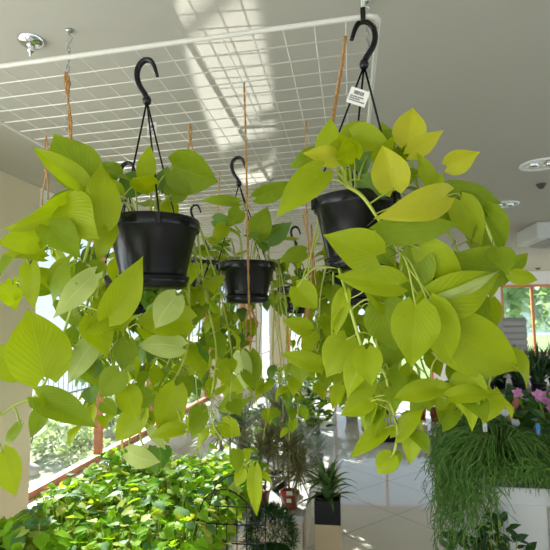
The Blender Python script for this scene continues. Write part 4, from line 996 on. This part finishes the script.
def shrub(label, x, y, R, h, seed, n=320, m='shrub', group='garden shrubs outside the left window'):
    r = random.Random(seed); t = thing('garden_shrub', label, 'shrub', (x, y, -.25), group=group)
    f = MB(); leafy_mass(f, (0, 0, h * .55), R, R, h * .5, n, m, .10, r); f.build('foliage', t)
    st = MB()
    for i in range(5): a = i * 1.26; st.tube([(0, 0, 0), (R * .5 * math.cos(a), R * .5 * math.sin(a), h * .7)], .01, 'bark', 5)
    st.build('stems', t); return t
r = random.Random(12)
for i in range(26):
    x = r.uniform(-4.8, -2.9); y = 3.0 + i * .34 + r.uniform(-.1, .1)
    shrub('low sunlit garden shrub in the bed outside the left window', x, y, r.uniform(.22, .42), r.uniform(.22, .48), 50 + i, 300, 'shrub')
for i in range(24):
    x = r.uniform(-4.8, -2.7); y = r.uniform(3.2, 10.5); m_ = MB(); bm = bmesh.new(); bmesh.ops.create_icosphere(bm, subdivisions=2, radius=r.uniform(.07, .16))
    k = len(m_.v)
    for v in bm.verts: v.co *= 1 + .35 * noise.noise(v.co * 9 + V((i, 0, 0))); m_.v.append(V((v.co.x + x, v.co.y + y, v.co.z * .7 - .2)))
    for f in bm.faces: m_.face([k + v.index for v in f.verts], 'rock')
    bm.free(); tag(m_.build('garden_stone', None, (x, y, -.25)), 'rough pale stone lying in the garden bed outside the left window', 'stone', 'stones in the garden bed')
def tree(label, x, y, h, R, seed, n=1500, group=None, z0=-.25, L=.42):
    r = random.Random(seed); t = thing('leafy_tree', label, 'tree', (x, y, z0), group=group)
    m_ = MB(); m_.tube(smooth_path([(0, 0, 0), (.05, 0, h * .3), (0, .05, h * .75)], 4), lambda u: .16 * (1 - .6 * u), 'bark', 8); m_.build('trunk', t)
    f = MB()
    for k in range(7):
        c = (r.uniform(-.55, .55) * R, r.uniform(-.55, .55) * R, h * r.uniform(.3, .85)); leafy_mass(f, c, R * .6, R * .6, h * .22, n // 7, 'tree', L, r)
    f.build('crown', t); return t
r = random.Random(3)
for i in range(8):
    tree('green deciduous tree beyond the far window', 4.9 + i * 1.25, 18 + (i % 2) * 3.4, r.uniform(4.6, 6.4), .92, 200 + i, 1700, 'trees outside the far window')
for i in range(3):
    tree('pale distant tree across the road outside the left window', -17.5 - (i % 2) * 2, 6 + i * 3.6, r.uniform(1.5, 2.2), r.uniform(1.2, 1.7), 300 + i, 900, 'trees across the road')
mb = MB(); b0 = 0
for i in range(41):
    for j in range(9):
        x = 6 + i * 4; y = 70 + j * 6; h = 11 * math.sin(min(1, j / 6) * math.pi / 2) * (1 + .3 * noise.noise(V((x * .03, y * .03, 0)))); mb.v.append(V((x, y, -.3 + h)))
for i in range(40):
    for j in range(8): a = i * 9 + j; mb.face([a, a + 9, a + 10, a + 1], 'hill')
struct('hill', mb)

# ------------------------------------------------------------------ light
w = bpy.data.worlds.new('sky'); scene.world = w; w.use_nodes = True; nt = w.node_tree
bg = nt.nodes['Background']; tc = nt.nodes.new('ShaderNodeTexCoord'); sx = nt.nodes.new('ShaderNodeSeparateXYZ'); rp = nt.nodes.new('ShaderNodeValToRGB')
nt.links.new(tc.outputs['Generated'], sx.inputs[0]); nt.links.new(sx.outputs[2], rp.inputs['Fac']); nt.links.new(rp.outputs['Color'], bg.inputs['Color'])
rp.color_ramp.elements[0].position = 0.0; rp.color_ramp.elements[0].color = (.80, .90, .96, 1)
rp.color_ramp.elements[1].position = .6; rp.color_ramp.elements[1].color = (.42, .62, .90, 1)
bg.inputs['Strength'].default_value = .85
def light(name, kind, loc, energy, color=(1, 1, 1), **kw):
    l = bpy.data.lights.new(name, kind); l.energy = energy; l.color = color
    for k, v in kw.items(): setattr(l, k, v)
    o = bpy.data.objects.new(name, l); COL.objects.link(o); o.location = loc; return o
def aim(o, d): o.rotation_euler = V(d).to_track_quat('-Z', 'Y').to_euler()
SUN_DIR = V((.62, -.76, -.60))
s_ = light('sun', 'SUN', (-10, 10, 10), 9.0, (1, .95, .86), angle=R_(.6)); aim(s_, SUN_DIR)
G0 = V((-4.2, 5.2, .05)); G1, G2 = onz(222, 48, CEIL), onz(257, 186, CEIL)
g_ = light('sun_glint_standin_spot', 'SPOT', G0, 2200, (1, .97, .9), spot_size=R_(22), spot_blend=.2, shadow_soft_size=.012)  # added spot stands in for reflected sun on the ceiling; no car modelled
zd = (G0 - (G1 * .55 + G2 * .45)).normalized(); ax = G2 - G1; xd = (ax - zd * ax.dot(zd)).normalized(); yd = zd.cross(xd)
g_.rotation_euler = Matrix(((xd.x, yd.x, zd.x), (xd.y, yd.y, zd.y), (xd.z, yd.z, zd.z))).to_euler(); g_.scale = (1, .10, 1)
gp = G0 - zd * 1.15  # shrub added in the spot's path so leaf shadows break up the beam
t = thing('beam_dapple_shrub', 'loose-leaved shrub added outside the left window to dapple the ceiling patch', 'shrub', (gp.x, gp.y, -.25))
f = MB(); r = random.Random(77); leafy_mass(f, (0, 0, gp.z + .25), .32, .5, .34, 150, 'shrub', .10, r); f.build('foliage', t)
st = MB()
for i in range(5): st.tube([(0, 0, 0), (.2 * math.cos(i * 1.26), .3 * math.sin(i * 1.26), gp.z + .4)], .008, 'bark', 5)
st.build('stems', t)
# daylight lamps: area lights added outside the unseen windows to brighten the room
def daylight_fill(name, loc, d, sx_, sy_, e, col=(.93, .97, 1)):
    o = light(name, 'AREA', loc, e, col, shape='RECTANGLE', size=sx_, size_y=sy_); aim(o, d); return o
daylight_fill('rear_window_fill', (2.0, YB - .25, 1.35), (0, 1, 0), 7.0, 2.1, 26)
for k, (a, b) in enumerate(RW): daylight_fill('right_window_fill', (XR + .25, (a + b) / 2, 1.4), (-1, 0, 0), b - a, 2.0, 22)
daylight_fill('left_rear_window_fill', (XL - .3, -.5, 1.4), (1, 0, 0), 4.0, 2.0, 70)
for loc, sx_, sy_, d in (((XL - .2, 5.33, 1.38), 4.5, 2.0, (1, 0, 0)), ((4.5, YF + .15, 1.6), 2.7, 1.4, (0, -1, 0))):
    o = light('window_portal', 'AREA', loc, 1, shape='RECTANGLE', size=sx_, size_y=sy_); aim(o, d); o.data.cycles.is_portal = True

# ------------------------------------------------------------------ camera
cd = bpy.data.cameras.new('camera'); cam = bpy.data.objects.new('camera', cd); COL.objects.link(cam)
cd.sensor_fit = 'HORIZONTAL'; cd.sensor_width = 36; cd.lens = 36 * F_PX / 550; cd.clip_start = .01; cd.clip_end = 400
cam.matrix_world = Matrix((( RT.x, UP.x, -FW.x, CAM.x), (RT.y, UP.y, -FW.y, CAM.y), (RT.z, UP.z, -FW.z, CAM.z), (0, 0, 0, 1)))
cd.dof.use_dof = True; cd.dof.focus_distance = 1.05; cd.dof.aperture_fstop = 12
scene.camera = cam
vs = scene.view_settings; vs.view_transform = 'Standard'; vs.look = 'None'; vs.gamma = 1; vs.use_curve_mapping = False; vs.exposure = 0.78
cyc = scene.cycles; cyc.use_denoising = True; cyc.max_bounces = 10; cyc.diffuse_bounces = 5; cyc.transparent_max_bounces = 24; cyc.sample_clamp_indirect = 6; cyc.caustics_reflective = False; cyc.caustics_refractive = False
